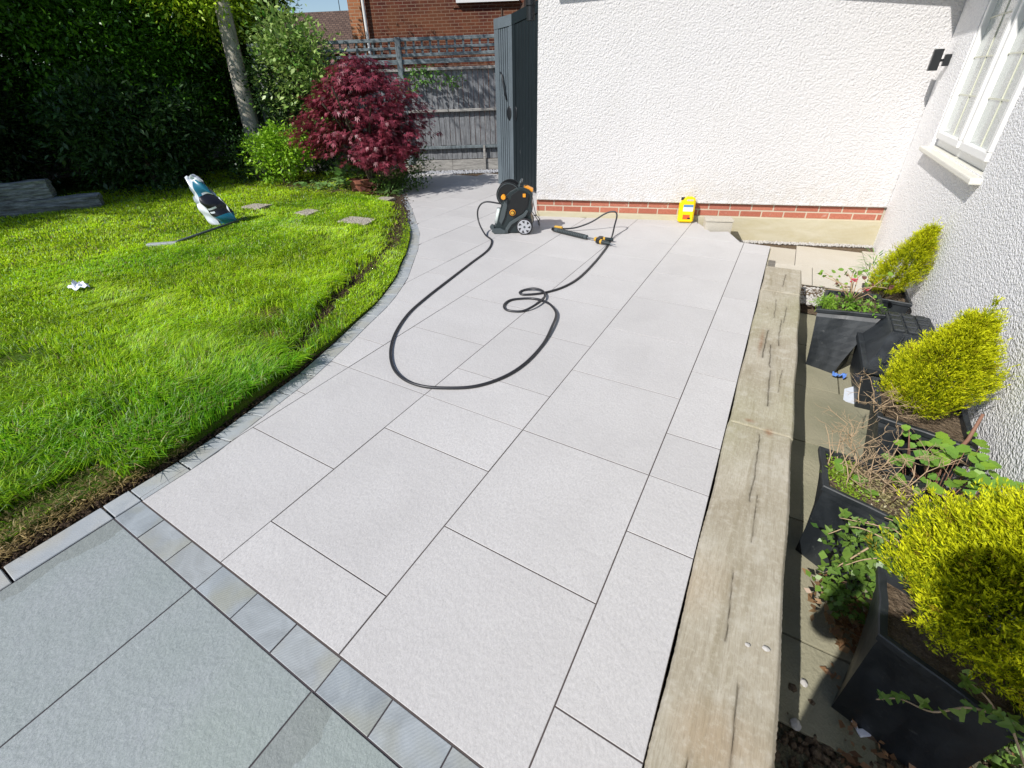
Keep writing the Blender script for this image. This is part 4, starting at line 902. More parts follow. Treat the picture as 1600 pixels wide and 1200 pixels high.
# leaning bare trunk of a tree whose crown is above the frame
lt = empty('pale_trunk_tree', (-8.95, 5.75, 0)); tag(lt, 'tree with a bare leaning pale trunk between the hedge and the maple', 'tree')
pts = catmull([(0, 0, -.1), (-.08, .07, .9), (-.24, .2, 2.0), (-.38, .36, 3.2), (-.8, .8, 5.2)], 8); tubes_obj('trunk', [(pts, [.165-.05*i/(len(pts)-1) for i in range(len(pts))])], M['bark'], lt, 14)
tubes_obj('branch', [([(-.8, .7, 3.4), (-1.8, .9, 4.2), (-2.6, 1.0, 4.8)], [.06, .04, .02]), ([(-.9, .8, 4.0), (-.1, 1.6, 5.2)], [.05, .02])], M['bark'], lt, 8)
tubes_obj('branch', [(catmull([(-.7, .6, 3.3), (.4, .1, 4.1), (2.2, -.5, 4.8)], 5), [.05-.003*k for k in range(11)])], M['bark'], lt, 7)
crown('crown', [(-1.2, 1.0, 5.8), (-2.4, 1.0, 5.4), (1.6, -.4, 4.7), (2.7, -.7, 4.9)], [(1.4, 1.4, .9), (1.1, 1.1, .8), (.9, .8, .45), (.7, .7, .4)], 300, 34, .09, M['leaf'], (.08, .15, .02), (.13, .21, .03), lt)
# variegated climber shrub right of the trunk
vs = tree('variegated_shrub', (-7.95, 6.25, 0), [((-.1, 0, 1.75), (.62, .4, .7)), ((.2, .1, 2.1), (.5, .4, .42)), ((-.35, .1, 2.35), (.5, .4, .45)), ((.35, .1, 1.35), (.45, .35, .5))], 'tall shrub with pale edged leaves between the trunk and the maple', 'shrub', leaf=.10, n_clump=560, per=8, colr=(.06, .19, .015), alt=(.38, .50, .14), trunk_r=.03, clump_r=.13, aspect=.5, h=.3)
tree('green_shrub', (-7.75, 5.35, 0), [((0, 0, .48), (.55, .48, .42)), ((.15, .1, .68), (.42, .4, .33)), ((-.2, .1, .6), (.4, .4, .36))], 'bright green rounded shrub left of the red maple', 'shrub', leaf=.062, n_clump=380, per=11, colr=(.12, .30, .010), alt=(.34, .56, .03), trunk_r=.02, clump_r=.055, aspect=.55)
tree('dark_shrub', (-8.5, 5.35, 0), [((0, 0, .45), (.45, .45, .48)), ((-.4, .2, .3), (.4, .4, .35))], 'low dark green shrub in the shade behind the bright shrub', 'shrub', leaf=.05, n_clump=260, per=12, colr=(.03, .08, .02), alt=(.05, .11, .02), trunk_r=.02, clump_r=.09)
# ground plants and ivy on the fence
ci = empty('fence_climber', (-6.35, 7.5, 1.45)); tag(ci, 'small green climber hanging over the fence rail right of the maple', 'climbing plant')
crown('foliage', [(.25, .1, .20), (.6, .3, .15), (-.1, -.05, .1)], [(.3, .12, .14), (.25, .1, .1), (.25, .12, .2)], 40, 9, .07, M['leaf'], (.08, .20, .03), (.14, .28, .05), ci, clump_r=.05, aspect=.6)
tree('dark_shrub', (-8.3, 6.1, 0), [((0, 0, .95), (.42, .25, .75)), ((.55, .25, .8), (.5, .25, .7)), ((-.3, .0, 1.6), (.35, .25, .5))], 'dark evergreen shrub against the fence between the pale trunk and the maple', 'shrub', leaf=.07, n_clump=520, per=14, colr=(.012, .035, .008), alt=(.03, .075, .012), trunk_r=.02, clump_r=.09)
# red maple
mp = empty('red_maple', (-5.72, 5.52, 0)); mp.scale = (.84, .90, .95); tag(mp, 'dark red leaved ornamental maple tree beside the path', 'tree')
stems = []
for i in range(9):
    a = i*.7+.2; r = random.uniform(.5, .9); stems.append((catmull([(0, 0, 0), (math.cos(a)*.12, math.sin(a)*.12, .5), (math.cos(a)*r*.6, math.sin(a)*r*.6, 1.05), (math.cos(a)*r, math.sin(a)*r, 1.5+random.uniform(-.2, .25))], 5), [.028-.001*k for k in range(16)]))
tubes_obj('trunk', stems, M['bark_dark'], mp, 7)
def palmate(P, D, N, L):
    S = unit(np.cross(D, N)); Vs = []
    for ang, ln in ((0, 1), (.62, .86), (-.62, .86), (1.3, .58), (-1.3, .58)):
        d = D*math.cos(ang)+S*math.sin(ang); s = -D*math.sin(ang)+S*math.cos(ang); l = (L*ln)[:, None]; w = l*.12
        Vs.append(np.stack([P, P+d*l*.45+s*w, P+d*l-N*l*.12, P+d*l*.45-s*w], 1))
    V = np.stack(Vs, 1).reshape(-1, 3); return V, np.arange(len(V)).reshape(-1, 4)
nc = 640; cc = []; 
lob = [((-.25, 0, 1.2), (.9, .75, .5)), ((.22, .05, 1.5), (.62, .6, .42)), ((-.75, -.2, 1.02), (.6, .55, .34)), ((.55, .1, .98), (.62, .6, .42)), ((.05, .1, 1.76), (.42, .36, .24)), ((-.25, -.2, .82), (.75, .55, .30)), ((-.45, -.1, 1.45), (.5, .4, .3)), ((.45, -.1, .70), (.5, .4, .26)), ((.5, .5, 1.2), (.5, .4, .42)), ((.1, .5, .8), (.6, .4, .35))]
for i in range(nc):
    c, r = lob[i % len(lob)]; d = rand_dir(1)[0]; q = random.uniform(.35, 1.0)**.4*random.choice((.85, .95, 1, 1.1, 1.28)); cc.append([c[j]+d[j]*r[j]*q for j in range(3)])
cc = np.array(cc); per = 15; Pc = np.repeat(cc, per, 0); n = len(Pc); off = rng.normal(size=(n, 3))*np.array([.085, .085, .022]); P = Pc+off
outd = unit(Pc*np.array([1, 1, 0.])+1e-3); D = unit(outd*.8+rand_dir(n)*.6+np.array([0, 0, -.45])); N = unit(np.array([0, 0, 1.])+rand_dir(n)*.4+outd*.3)
V, Q = palmate(P, D, N, .078*rng.uniform(.65, 1.3, n)); f = np.clip(rng.uniform(0, 1, n)**2*.9+np.repeat(rng.uniform(-.1, .35, nc), per), 0, 1)
c = jitter_col((.12, .010, .020), n, .28, (.36, .075, .11), f); cr_ = np_mesh('crown', V, Q, M['leaf'], mp, np.repeat(c, 20, 0)); cr_['kind'] = 'stuff'

tree('low_shrub', (-5.7, 5.72, 0), [((0, 0, .22), (.5, .35, .26)), ((-.6, -.1, .2), (.4, .3, .25)), ((.35, .3, .3), (.3, .3, .3))], 'low dark green undergrowth beneath the red maple', 'shrub', leaf=.06, n_clump=260, per=12, colr=(.04, .09, .015), alt=(.10, .20, .03), trunk_r=.015, clump_r=.08)
# leaf-by-leaf plants
def leaf_mesh(name, outline, m, fold=.15):
    """outline: half outline [(x,y)] from base to tip; builds a folded leaf, base at origin along +Y"""
    V = [(0, y, 0) for x, y in outline]; n = len(outline); Rr = [(x, y, abs(x)*fold) for x, y in outline]; Lf = [(-x, y, abs(x)*fold) for x, y in outline]
    V = V+Rr+Lf; Fc = []
    for i in range(n-1): Fc += [(i, n+i, n+i+1, i+1), (i, i+1, 2*n+i+1, 2*n+i)]
    me = bpy.data.meshes.new(name); me.from_pydata(V, [], Fc); me.validate(); me.materials.append(m); return me
oval = [(.0, 0), (.28, .12), (.40, .35), (.34, .62), (.16, .86), (.0, 1.0)]
round_ = [(.10, 0), (.42, .06), (.52, .3), (.40, .48), (.44, .66), (.22, .82), (.0, 1.0)]
ivy_o = [(.12, 0), (.42, .02), (.50, .28), (.22, .34), (.20, .5), (.14, .75), (0, 1.0)]
LM = {'broad': leaf_mesh('leaf', round_, M['broad_leaf']), 'ivy': leaf_mesh('leaf', ivy_o, M['ivy_leaf']), 'hosta': leaf_mesh('leaf', oval, M['hosta']), 'heu': leaf_mesh('leaf', round_, M['heuchera']), 'grassy': leaf_mesh('leaf', [(.03, 0), (.06, .3), (.05, .7), (0, 1)], M['hosta']), 'weed': leaf_mesh('leaf', oval, M['broad_leaf'])}
def put_leaf(kind, p, d, up, size, parent):
    d = Vector(d).normalized(); up = Vector(up); x = d.cross(up).normalized(); z = x.cross(d)
    mt = Matrix((x, d, z)).transposed().to_4x4(); o = bpy.data.objects.new('leaf', LM[kind]); link(o, parent)
    o.matrix_local = Matrix.Translation(p) @ mt @ Matrix.Scale(size, 4); return o
def rv(a=1): return Vector((random.gauss(0, a), random.gauss(0, a), random.gauss(0, a)))
def rosette(name, loc, label, cat, kind, n, size, spread, h, group=None):
    t = empty(name, loc); tag(t, label, cat, group)
    for i in range(n):
        a = random.uniform(0, 6.28); r = random.uniform(.15, 1); p = Vector((math.cos(a)*spread*r, math.sin(a)*spread*r, h*random.uniform(.3, 1)))
        put_leaf(kind, p, (math.cos(a), math.sin(a), random.uniform(-.3, .8)), (0, 0, 1), size*random.uniform(.7, 1.2), t)
    return t
rosette('broad_leaf_plant', (-6.05, 5.30, 0), 'pale green broad leaved plant with upright stems under the maple', 'plant', 'hosta', 34, .14, .24, .42)
rosette('low_green_plant', (-6.55, 5.28, 0), 'low bright green leafy plant in front of the maple bed', 'plant', 'hosta', 40, .09, .30, .16)
rosette('low_green_plant', (-7.05, 5.22, 0), 'low green plant beside the bright shrub at the lawn edge', 'plant', 'hosta', 30, .08, .26, .14)
rosette('maroon_plant', (-5.55, 5.22, 0), 'small maroon leaved plant at the foot of the maple', 'plant', 'heu', 30, .08, .17, .22)
rosette('grey_green_plant', (-5.25, 5.38, 0), 'grey green feathery plant at the corner of the maple bed', 'plant', 'grassy', 60, .14, .16, .12)
bm = bmesh.new(); cyl(bm, (0, 0, 0), (0, 0, .22), .14, .17, 16); cyl(bm, (0, 0, .2), (0, 0, .25), .185, .185, 16); o = bm_obj('terracotta_pot', bm, plain('terracotta', (.30, .10, .06), .85, nb=.5, ns=30)); o.location = (-5.86, 5.40, -.02); tag(o, 'weathered terracotta pot half hidden by leaves under the maple', 'pot')
bed_s = sheet('planting_bed', [(-8.9, 4.9), (-6.6, 5.0), (-5.3, 5.15), (-5.25, 5.55), (-5.65, 6.05), (-6.15, 6.75), (-6.6, 7.4), (-9.8, 5.6)], .055, M['soil'])

# stacked grey sleepers on the left
for k, (z, a, b, lb) in enumerate([(.115, (-9.85, 1.35), (-8.93, 2.98), 'lower weathered grey timber sleeper of the stack at the left edge'), (.355, (-9.95, 1.25), (-9.22, 2.55), 'upper weathered grey timber sleeper of the stack at the left edge')]):
    a, b = Vector(a+(z,)), Vector(b+(z,)); d = b-a; bm = bmesh.new(); box(bm, (0, 0, 0), (d.length, .26, .235)); bmesh.ops.subdivide_edges(bm, edges=list(bm.edges), cuts=6, use_grid_fill=True)
    for v in bm.verts: v.co += rv(.008)
    o = bm_obj('old_sleeper', bm, M['sleeper_dark']); o.location = (a+b)/2; o.rotation_euler = (0, .012*(1-2*k), math.atan2(d.y, d.x)); tag(o, lb, 'sleeper', 'stacked sleepers by the hedge')

# ------------------------------------------------------------------ bag, broom, litter on lawn
bag = empty('sand_bag', (-6.0, 3.06, .04)); tag(bag, 'crumpled white and teal plastic sack standing on the lawn', 'bag')
BX = R_.copy(); BX.z = 0; BX.normalize(); BY = Vector((-BX.y, BX.x, 0))
def bagpt(u, v):   # u across 0..1, v up 0..1
    lean = -.22*v; wd = (.29-.06*v+.05*math.sin(v*5)+(.05 if v < .6 else 0)); x = lean+.10+(u-.5)*wd*(1 if v < .97 else .6)
    dpt = .085*math.sin(math.pi*u)*math.sin(math.pi*min(1, .08+v*.95))**.5+.02*math.sin(9*u+7*v)+.012*math.sin(23*v+5*u)
    return x, dpt, .0+v*.60+.015*math.sin(8*u+3*v)
nu, nv_ = 18, 30; V = []; Fc = []; mi = []
for s_ in (1, -1):
    o0 = len(V)
    for j in range(nv_+1):
        for i in range(nu+1):
            x, dd, z = bagpt(i/nu, j/nv_); p = BX*x - BY*(dd*s_) ; V.append((p.x, p.y, z))
    for j in range(nv_):
        for i in range(nu):
            q = (o0+j*(nu+1)+i, o0+j*(nu+1)+i+1, o0+(j+1)*(nu+1)+i+1, o0+(j+1)*(nu+1)+i); Fc.append(q if s_ == 1 else q[::-1])
            u, v = (i+.5)/nu, (j+.5)/nv_; k = 0
            if s_ == 1:
                if u > .45+.0*v and v < .22: k = 1
                elif u > .38 and v < .62: k = 2
                elif .38 < u and .62 <= v < .9: k = 1
                if .62 <= v < .66 and u > .55: k = 0
                if .30 < v < .34 and .42 < u < .6 or .38 < v < .40 and .45 < u < .7: k = 0
            mi.append(k)
bo = mesh_obj('sack', V, Fc, plain('white_sack_plastic', (.62, .66, .72), .3), bag, True); bo.data.materials.append(plain('teal_print', (.012, .14, .22), .3)); bo.data.materials.append(plain('black_print', (.012, .012, .018), .3))
bo.data.polygons.foreach_set('material_index', mi)
br = empty('broom', (-5.58, 2.36, .07)); tag(br, 'grey broom lying on the lawn in front of the sack', 'broom')
ha, hb = Vector((-.02, -.03, 0)), Vector((-.18, .95, .03))
bm = bmesh.new(); cyl(bm, ha, hb, .014, .014, 10); bm_obj('handle', bm, M['trim'], br, smooth=True)
hd = Vector((-.17, -.16, 0)).normalized(); bm = bmesh.new(); box(bm, (0, 0, 0), (.30, .06, .035)); o = bm_obj('broom_head', bm, M['silver'], br, bevel=.01); o.rotation_euler = (0, 0, math.atan2(.16, .19)); o.location = (-.09, -.11, .0)
n = 700; P = np.stack([rng.uniform(-.145, .145, n), rng.uniform(-.028, .028, n), np.full(n, -.012)], 1); D = unit(np.stack([rng.normal(0, .12, n), rng.normal(-.6, .2, n), np.full(n, -.55)], 1)); V, Q = leaf_quads(P, D, rand_dir(n), np.full(n, .07), np.full(n, .004))
o = np_mesh('bristles', V, Q, M['grass'], br, np.full((len(V), 3), .33)); o.rotation_euler = (0, 0, math.atan2(.16, .19)); o.location = (-.09, -.11, .0); o['kind'] = 'stuff'
def scrap(name, loc, size, m, label, cat, amp=.35):
    bm = bmesh.new(); bmesh.ops.create_grid(bm, x_segments=6, y_segments=5, size=1)
    for v in bm.verts: v.co = Vector((v.co.x*size[0]+random.gauss(0, .08*size[0]), v.co.y*size[1]+random.gauss(0, .08*size[1]), abs(random.gauss(0, amp))*size[0]*.6))
    o = bm_obj(name, bm, m); o.location = loc; tag(o, label, cat); return o
scrap('plastic_scrap', (-4.91, 1.22, .085), (.09, .05), M['can_label'], 'crumpled white plastic scrap lying in the lawn grass', 'litter')

# ------------------------------------------------------------------ pressure washer
WB = Vector((-2.70, 4.29, 0)); wx = Vector((.909, .416, 0)).normalized(); wang = math.atan2(wx.y, wx.x)
pw = empty('pressure_washer', (WB.x, WB.y, 0), wang); tag(pw, 'black and orange wheeled pressure washer with hose reel standing on the patio', 'pressure washer')
K = Matrix.Rotation(R(90), 4, 'X')
def side(poly, y0, y1, m, name, bev=.008, sg=2):
    """poly in (x,z), extruded from y0 (near camera, negative) to y1"""
    bm = bmesh.new(); prism(bm, poly, -y1, -y0, K); return bm_obj(name, bm, m, pw, bevel=bev, seg=sg)
def P_(px_, py_): return ((px_-769)/132.0, (367.5-py_)/152.0)
body = [P_(*q) for q in [(771, 366), (772, 358), (776, 350), (779, 336), (783, 320), (789, 306), (796, 298), (806, 292), (814, 291), (824, 296), (829, 302), (827, 318), (829, 328), (826, 336), (829, 352), (826, 364), (800, 367)]]
side(body, .03, .25, M['shell'], 'body', .012, 3)
side([P_(*q) for q in [(793, 320), (799, 303), (808, 296), (816, 297), (824, 303), (822, 320), (816, 332), (802, 340), (794, 336)]], .018, .029, M['shell2'], 'side_panel', .004)
side([P_(*q) for q in [(780, 346), (783, 330), (788, 314), (793, 309), (792, 322), (788, 340), (783, 352)]], .012, .029, M['trim'], 'front_trim', .004)
side([P_(*q) for q in [(788, 366), (789, 358), (795, 348), (806, 340), (815, 334), (820, 327), (823, 329), (818, 339), (808, 345), (799, 351), (793, 361), (792, 367)]], .008, .029, M['trim'], 'fender', .004)
side([P_(*q) for q in [(768, 363), (770, 358), (782, 358), (790, 362), (789, 367), (772, 367)]], .0, .28, M['trim'], 'foot', .006)
side([P_(*q) for q in [(814, 296), (815, 292), (820, 291), (829, 296), (829, 300), (822, 299)]], .07, .16, M['orange'], 'top_cover', .005)
side([P_(*q) for q in [(815, 306.5), (815, 301), (819, 301), (819, 306.5)]], .008, .017, M['orange'], 'switch', .001)
def disc(cx, cz, r, y0, y1, m, name, seg=24, bev=.0, parent=pw):
    bm = bmesh.new(); cyl(bm, (cx, y0, cz), (cx, y1, cz), r, seg=seg); return bm_obj(name, bm, m, parent, bevel=bev, seg=1)
for s_ in (0, 1):
    y0, y1 = ((-.035, .005), (.275, .315))[s_]; cx, cz = P_(817.5, 353.6)
    wh = disc(cx, cz-.0, .091, y0, y1, M['rubber'], 'wheel', 28, .008)
    fy = y0-.003 if s_ == 0 else y1+.003
    disc(cx, cz, .076, y0-.004 if s_ == 0 else y1-.002, y0+.002 if s_ == 0 else y1+.004, M['silver'], 'wheel_trim', 28, .002, wh)
    bm = bmesh.new()
    for k in range(7):
        a = k*2*math.pi/7; T = Matrix.Translation((cx, y0-.0045 if s_ == 0 else y1+.0045, cz)) @ Matrix.Rotation(a, 4, 'Y')
        prism(bm, [(.036, -.007), (.066, -.017), (.066, .017)], -.001, .001, T @ K)
    bm_obj('spoke_opening', bm, M['rubber'], wh)
    disc(cx, cz, .012, y0-.008 if s_ == 0 else y1, y0-.004 if s_ == 0 else y1+.008, M['trim'], 'hub', 14, .001, wh)
cx, cz = P_(797, 305)
rl = disc(cx-.02, cz+.01, .135, .035, .05, M['shell2'], 'reel', 32, .003); disc(cx-.02, cz+.01, .135, .215, .23, M['shell2'], 'reel_flange', 32, .003, rl); disc(cx-.02, cz+.01, .085, .05, .215, M['hose'], 'reel_drum', 24, 0, rl)
bm = bmesh.new(); 
for k in range(40):
    a, b = k*2*math.pi/40, (k+1)*2*math.pi/40; cyl(bm, (cx-.02+.118*math.cos(a), .032, cz+.01+.118*math.sin(a)), (cx-.02+.118*math.cos(b), .032, cz+.01+.118*math.sin(b)), .004, seg=6)
bm_obj('reel_rim', bm, M['trim'], rl)
kx, kz = P_(787.5, 305.5); disc(kx, kz, .026, -.03, .03, M['orange'], 'crank_knob', 16, .005)
dx, dz = P_(800, 331.5); disc(dx, dz, .033, .004, .018, M['orange'], 'dial_ring', 20, .002); disc(dx, dz, .026, .0, .012, M['shell2'], 'dial_face', 20, .002); disc(dx, dz, .018, -.012, .006, M['yellow_ring'], 'dial', 14, .003)
hx0, hz0 = P_(809, 296); tubes_obj('handle', [(catmull([(hx0, .06, hz0), (hx0+.01, .06, hz0+.06), (hx0+.025, .06, hz0+.085), (hx0+.025, .20, hz0+.085), (hx0+.01, .20, hz0+.06), (hx0, .20, hz0)], 5), .012)], M['trim'], pw, 8)
bx, bz_ = P_(776, 340); bm = bmesh.new(); cyl(bm, (bx-.005, .14, bz_-.09), (bx+.02, .14, bz_+.08), .035, .022, 14); bm_obj('detergent_bottle', bm, M['clear'], pw, smooth=True)
ax, az = P_(769, 356); disc(ax, az, .026, .01, .06, M['trim'], 'inlet_coupling', 14, .004)
# power cable: from washer to wall behind
cb = [WB+wx*.44+Vector((-.06, .13, .22)), Vector((-2.28, 4.63, .10)), Vector((-2.36, 4.80, .012)), Vector((-2.45, 4.95, .012)), Vector((-2.50, 5.08, .012)), Vector((-2.60, 5.17, .06)), Vector((-2.665, 5.19, .30))]
o = tubes_obj('power_cable', [(catmull(cb, 8), .004)], M['rubber']); tag(o, 'thin black power cable running from the washer up the wall corner', 'cable')

# hose: ground part from photo, raised loops at both ends
HP = [(-2.62, 4.40, .32), (-2.80, 4.33, .34), (-2.88, 4.30, .26), (-2.86, 4.27, .13), (-2.72, 4.17, .03), (-2.56, 4.05, .012)]
gp = [(-2.428,3.760),(-2.362,3.348),(-2.292,2.898),(-2.235,2.546),(-2.169,2.251),(-2.059,1.989),(-1.929,1.789),(-1.777,1.635),(-1.632,1.557),(-1.493,1.544),(-1.367,1.584),(-1.217,1.679),(-1.121,1.831),(-1.079,2.023),(-1.086,2.279),(-1.128,2.504),(-1.183,2.696),(-1.270,2.809),(-1.361,2.865),(-1.481,2.885),(-1.602,2.796),(-1.608,2.688),(-1.545,2.619),(-1.438,2.649),(-1.385,2.751),(-1.382,2.908),(-1.440,3.017),(-1.533,3.043),(-1.611,3.003),(-1.614,2.944),(-1.56,2.928),(-1.441,3.031),(-1.353,3.207),(-1.317,3.462),(-1.337,3.901),(-1.386,4.343),(-1.43,4.60)]
zz = [.009]*len(gp)
for i in (15, 16, 17, 18): zz[i] = .02
for i in (24, 25, 26, 27): zz[i] = .024
HP += [(x, y, z) for (x, y), z in zip(gp, zz)]
HP += [(-1.45, 4.72, .03), (-1.47, 4.83, .10), (-1.485, 4.93, .185), (-1.53, 4.965, .215), (-1.62, 4.945, .19), (-1.75, 4.87, .10), (-1.90, 4.79, .04), (-2.03, 4.72, .03), (-2.06, 4.70, .035)]
o = tubes_obj('hose', [(catmull(HP, 10), .0088)], M['hose'], None, 12); tag(o, 'long black high pressure hose looping over the patio slabs', 'hose')
# lance / gun
ln = empty('spray_lance', (-2.10, 4.64, .03)); tag(ln, 'grey and black spray lance with two nozzles lying on the patio', 'spray lance')
L0 = Vector((-2.10, 4.64, .03))
def lp(x, y, z=.03): return Vector((x, y, z))-L0
a, b = lp(-2.09, 4.655), lp(-1.66, 4.525)
bm = bmesh.new(); cyl(bm, a, b, .024, .024, 14); bm_obj('grip_sleeve', bm, M['grip'], ln, bevel=.003, seg=1)
bm = bmesh.new(); d = (b-a).normalized()
for k in range(16): p = a+(b-a)*(.12+k*.052); cyl(bm, p, p+d*.006, .0262, seg=14)
bm_obj('grip_rib', bm, M['shell2'], ln)
bm = bmesh.new(); cyl(bm, b, lp(-1.545, 4.495), .008, seg=8); bm_obj('steel_tube', bm, M['steel'], ln)
bm = bmesh.new(); cyl(bm, lp(-1.565, 4.503), lp(-1.54, 4.495), .022, seg=14); bm_obj('collar', bm, M['yellow_ring'], ln)
hdv = lp(-1.54, 4.495); bm = bmesh.new(); box(bm, lp(-1.51, 4.487, .035), (.05, .12, .05)); bm_obj('nozzle_block', bm, M['shell2'], ln, bevel=.012, seg=2)
for (p, q) in (((-1.49, 4.53), (-1.385, 4.56)), ((-1.485, 4.445), (-1.375, 4.415))):
    P0, P1 = lp(*p), lp(*q); bm = bmesh.new(); cyl(bm, P0, P0.lerp(P1, .2), .024, seg=14); bm_obj('nozzle_ring', bm, M['yellow_ring'], ln)
    bm = bmesh.new(); cyl(bm, P0.lerp(P1, .2), P1, .023, .016, 14); bm_obj('nozzle', bm, M['shell'], ln, smooth=False)
bm = bmesh.new(); cyl(bm, lp(-1.375, 4.415), lp(-1.31, 4.398), .006, .004, 8); bm_obj('nozzle_tip', bm, M['steel'], ln)
bm = bmesh.new(); box(bm, lp(-2.07, 4.70, .04), (.10, .035, .045)); bm_obj('trigger_block', bm, M['yellow_ring'], ln, bevel=.012)
bm = bmesh.new(); cyl(bm, lp(-2.13, 4.668), lp(-2.09, 4.655), .019, .024, 12); bm_obj('end_cap', bm, M['shell2'], ln)

# ------------------------------------------------------------------ yellow jerry can
jc = empty('jerry_can', (-.905, 5.66, 0), WA); tag(jc, 'yellow plastic jerry can with white and red label leaning at the wall', 'jerry can')
jw, jh, jd = .165, .285, .10
bm = bmesh.new(); pl = [(-jw/2, 0), (jw/2, 0), (jw/2, jh*.90), (jw/2-.02, jh), (-jw/2+.055, jh), (-jw/2+.045, jh*.90), (-jw/2, jh*.80)]
prism(bm, pl, -jd/2, jd/2, K)
bmesh.ops.bevel(bm, geom=list(bm.edges), offset=.014, segments=3, affect='EDGES', clamp_overlap=True); bm_obj('can_body', bm, M['can'], jc, smooth=False)
bm = bmesh.new(); cyl(bm, (-jw/2+.03, 0, jh*.86), (-jw/2+.03, 0, jh*.97), .02, seg=14); bm_obj('cap', bm, M['black'], jc, bevel=.002)
bm = bmesh.new(); box(bm, (.02, -jd/2-.0005, jh*.87), (.07, .004, .018)); bm_obj('handle_recess', bm, M['mortar'], jc)
for (cx, cz, sx, sz, m, nm) in [(.01, .185, .105, .028, 'blue_print', 'label_band'), (.01, .148, .105, .044, 'can_label', 'label'), (.0, .062, .075, .05, 'red_print', 'label'), (.03, .048, .03, .018, 'black', 'label_band')]:
    bm = bmesh.new(); box(bm, (cx, -jd/2-.001-(.0008 if m == 'black' else 0), cz), (sx, .0022, sz)); bm_obj(nm, bm, M[m], jc)
jc.rotation_euler = (R(-7), 0, WA+.03); jc.location = (-.895, 5.655, .004)

# ------------------------------------------------------------------ pots and plants on the right
def square_pot(name, base, rim, label, cat='pot', rim_t=.012, soil=.03, rot=None):
    """base, rim: four world points each (same order), thick open pot"""
    c = sum((Vector(p) for p in base), Vector())/4; t = empty(name, c[:]); tag(t, label, cat, 'black planters along the house wall')
    B = [Vector(p)-c for p in base]; T = [Vector(p)-c for p in rim]; bm = bmesh.new(); N = 8; rings = []
    for j in range(N+1):
        s = j/N; ease = s**1.25; ring = []
        for k in range(4):
            for m_ in range(4):
                a0 = B[k].lerp(T[k], s); a0.x = B[k].x+(T[k].x-B[k].x)*ease; a0.y = B[k].y+(T[k].y-B[k].y)*ease
                k2 = (k+1) % 4; a1 = B[k2].lerp(T[k2], s); a1.x = B[k2].x+(T[k2].x-B[k2].x)*ease; a1.y = B[k2].y+(T[k2].y-B[k2].y)*ease
                p = a0.lerp(a1, m_/4); mid = (B[0].lerp(T[0], s)+B[2].lerp(T[2], s))/2
                sag = .06*math.sin(math.pi*m_/4); p = p.lerp(Vector((mid.x, mid.y, p.z)), sag); ring.append(bm.verts.new(p))
        rings.append(ring)
    ctr = sum(T, Vector())/4
    for k_, ring in enumerate(rings):
        for i_, v in enumerate(ring):
            if i_ % 4 == 0:
                zz_ = k_/N; cc_ = (sum(B, Vector())/4).lerp(ctr, zz_); v.co.x += (cc_.x-v.co.x)*.045; v.co.y += (cc_.y-v.co.y)*.045
    base_ring = rings.pop()
    def rg(fac, dz): return [bm.verts.new(Vector(((v.co.x-ctr.x)*fac+ctr.x, (v.co.y-ctr.y)*fac+ctr.y, v.co.z+dz))) for v in base_ring]
    rings += [rg(.975, -.022), rg(1.035, -.022), rg(1.04, -.002), rg(1.02, .002)]
    N = len(rings)-1; 
    for v in base_ring: pass
    _extra = [rg(.90, 0), rg(.88, -.05)]; rings += _extra; bmesh.ops.delete(bm, geom=base_ring, context='VERTS')
    for fac, dz in ():
        rings.append([bm.verts.new(Vector(((v.co.x-ctr.x)*fac+ctr.x, (v.co.y-ctr.y)*fac+ctr.y, v.co.z+dz))) for v in rings[N]])
    for a, b in zip(rings, rings[1:]):
        for k in range(16): bm.faces.new((a[k], a[(k+1) % 16], b[(k+1) % 16], b[k]))
    bm.faces.new(rings[0][::-1]); bm_obj('pot_shell', bm, M['pot'], t, smooth=False)
    S = [Vector(((v.co.x if hasattr(v, 'co') else v.x), 0, 0)) for v in []]
    q = [Vector(((p.x-ctr.x)*.89+ctr.x, (p.y-ctr.y)*.89+ctr.y, p.z-soil)) for p in T]
    bm = bmesh.new(); vs_ = [bm.verts.new(p) for p in q]; bm.faces.new(vs_); bmesh.ops.subdivide_edges(bm, edges=list(bm.edges), cuts=7, use_grid_fill=True)
    for v in bm.verts: v.co.z += random.uniform(-.004, .008)
    bm_obj('soil', bm, M['dry_soil'], t); return t
def quad(cx, cy, hx, hy, rot, z):
    o = []
    for sx, sy in ((-1, -1), (1, -1), (1, 1), (-1, 1)):
        x, y = sx*hx, sy*hy; o.append((cx+x*math.cos(rot)-y*math.sin(rot), cy+x*math.sin(rot)+y*math.cos(rot), z))
    return o
# pot 1: tall tapered planter, front-left corner at the sleeper
p1 = square_pot('planter', [(.41, 3.36, -.298), (.575, 3.30, -.298), (.66, 3.50, -.298), (.49, 3.56, -.298)], [(.375, 3.42, .09), (.735, 3.40, .13), (.75, 3.80, .12), (.44, 3.84, .09)], 'black tapered planter holding straggly geranium, farthest along the sleepers')
p3 = square_pot('planter', [(.388, 1.68, -.298), (.585, 1.56, -.298), (.69, 1.80, -.298), (.45, 1.88, -.298)], [(.385, 1.655, .10), (.655, 1.575, .10), (.72, 1.86, .10), (.375, 1.90, .10)], 'black tapered planter with bare twiggy plant beside the sleeper')
p2 = square_pot('planter', [(.68, 2.20, -.298), (.90, 2.20, -.298), (.92, 2.42, -.298), (.66, 2.42, -.298)], [(.60, 2.24, .10), (.93, 2.16, .10), (.955, 2.62, .12), (.60, 2.58, .12)], 'large black planter under the middle golden conifer')
p4 = square_pot('planter', [(.50, 1.10, -.31), (.76, 1.02, -.31), (.82, 1.22, -.31), (.56, 1.28, -.31)], [(.475, 1.045, .18), (.72, .93, .18), (.84, 1.18, .18), (.495, 1.28, .18)], 'black planter nearest the camera under the large golden conifer')
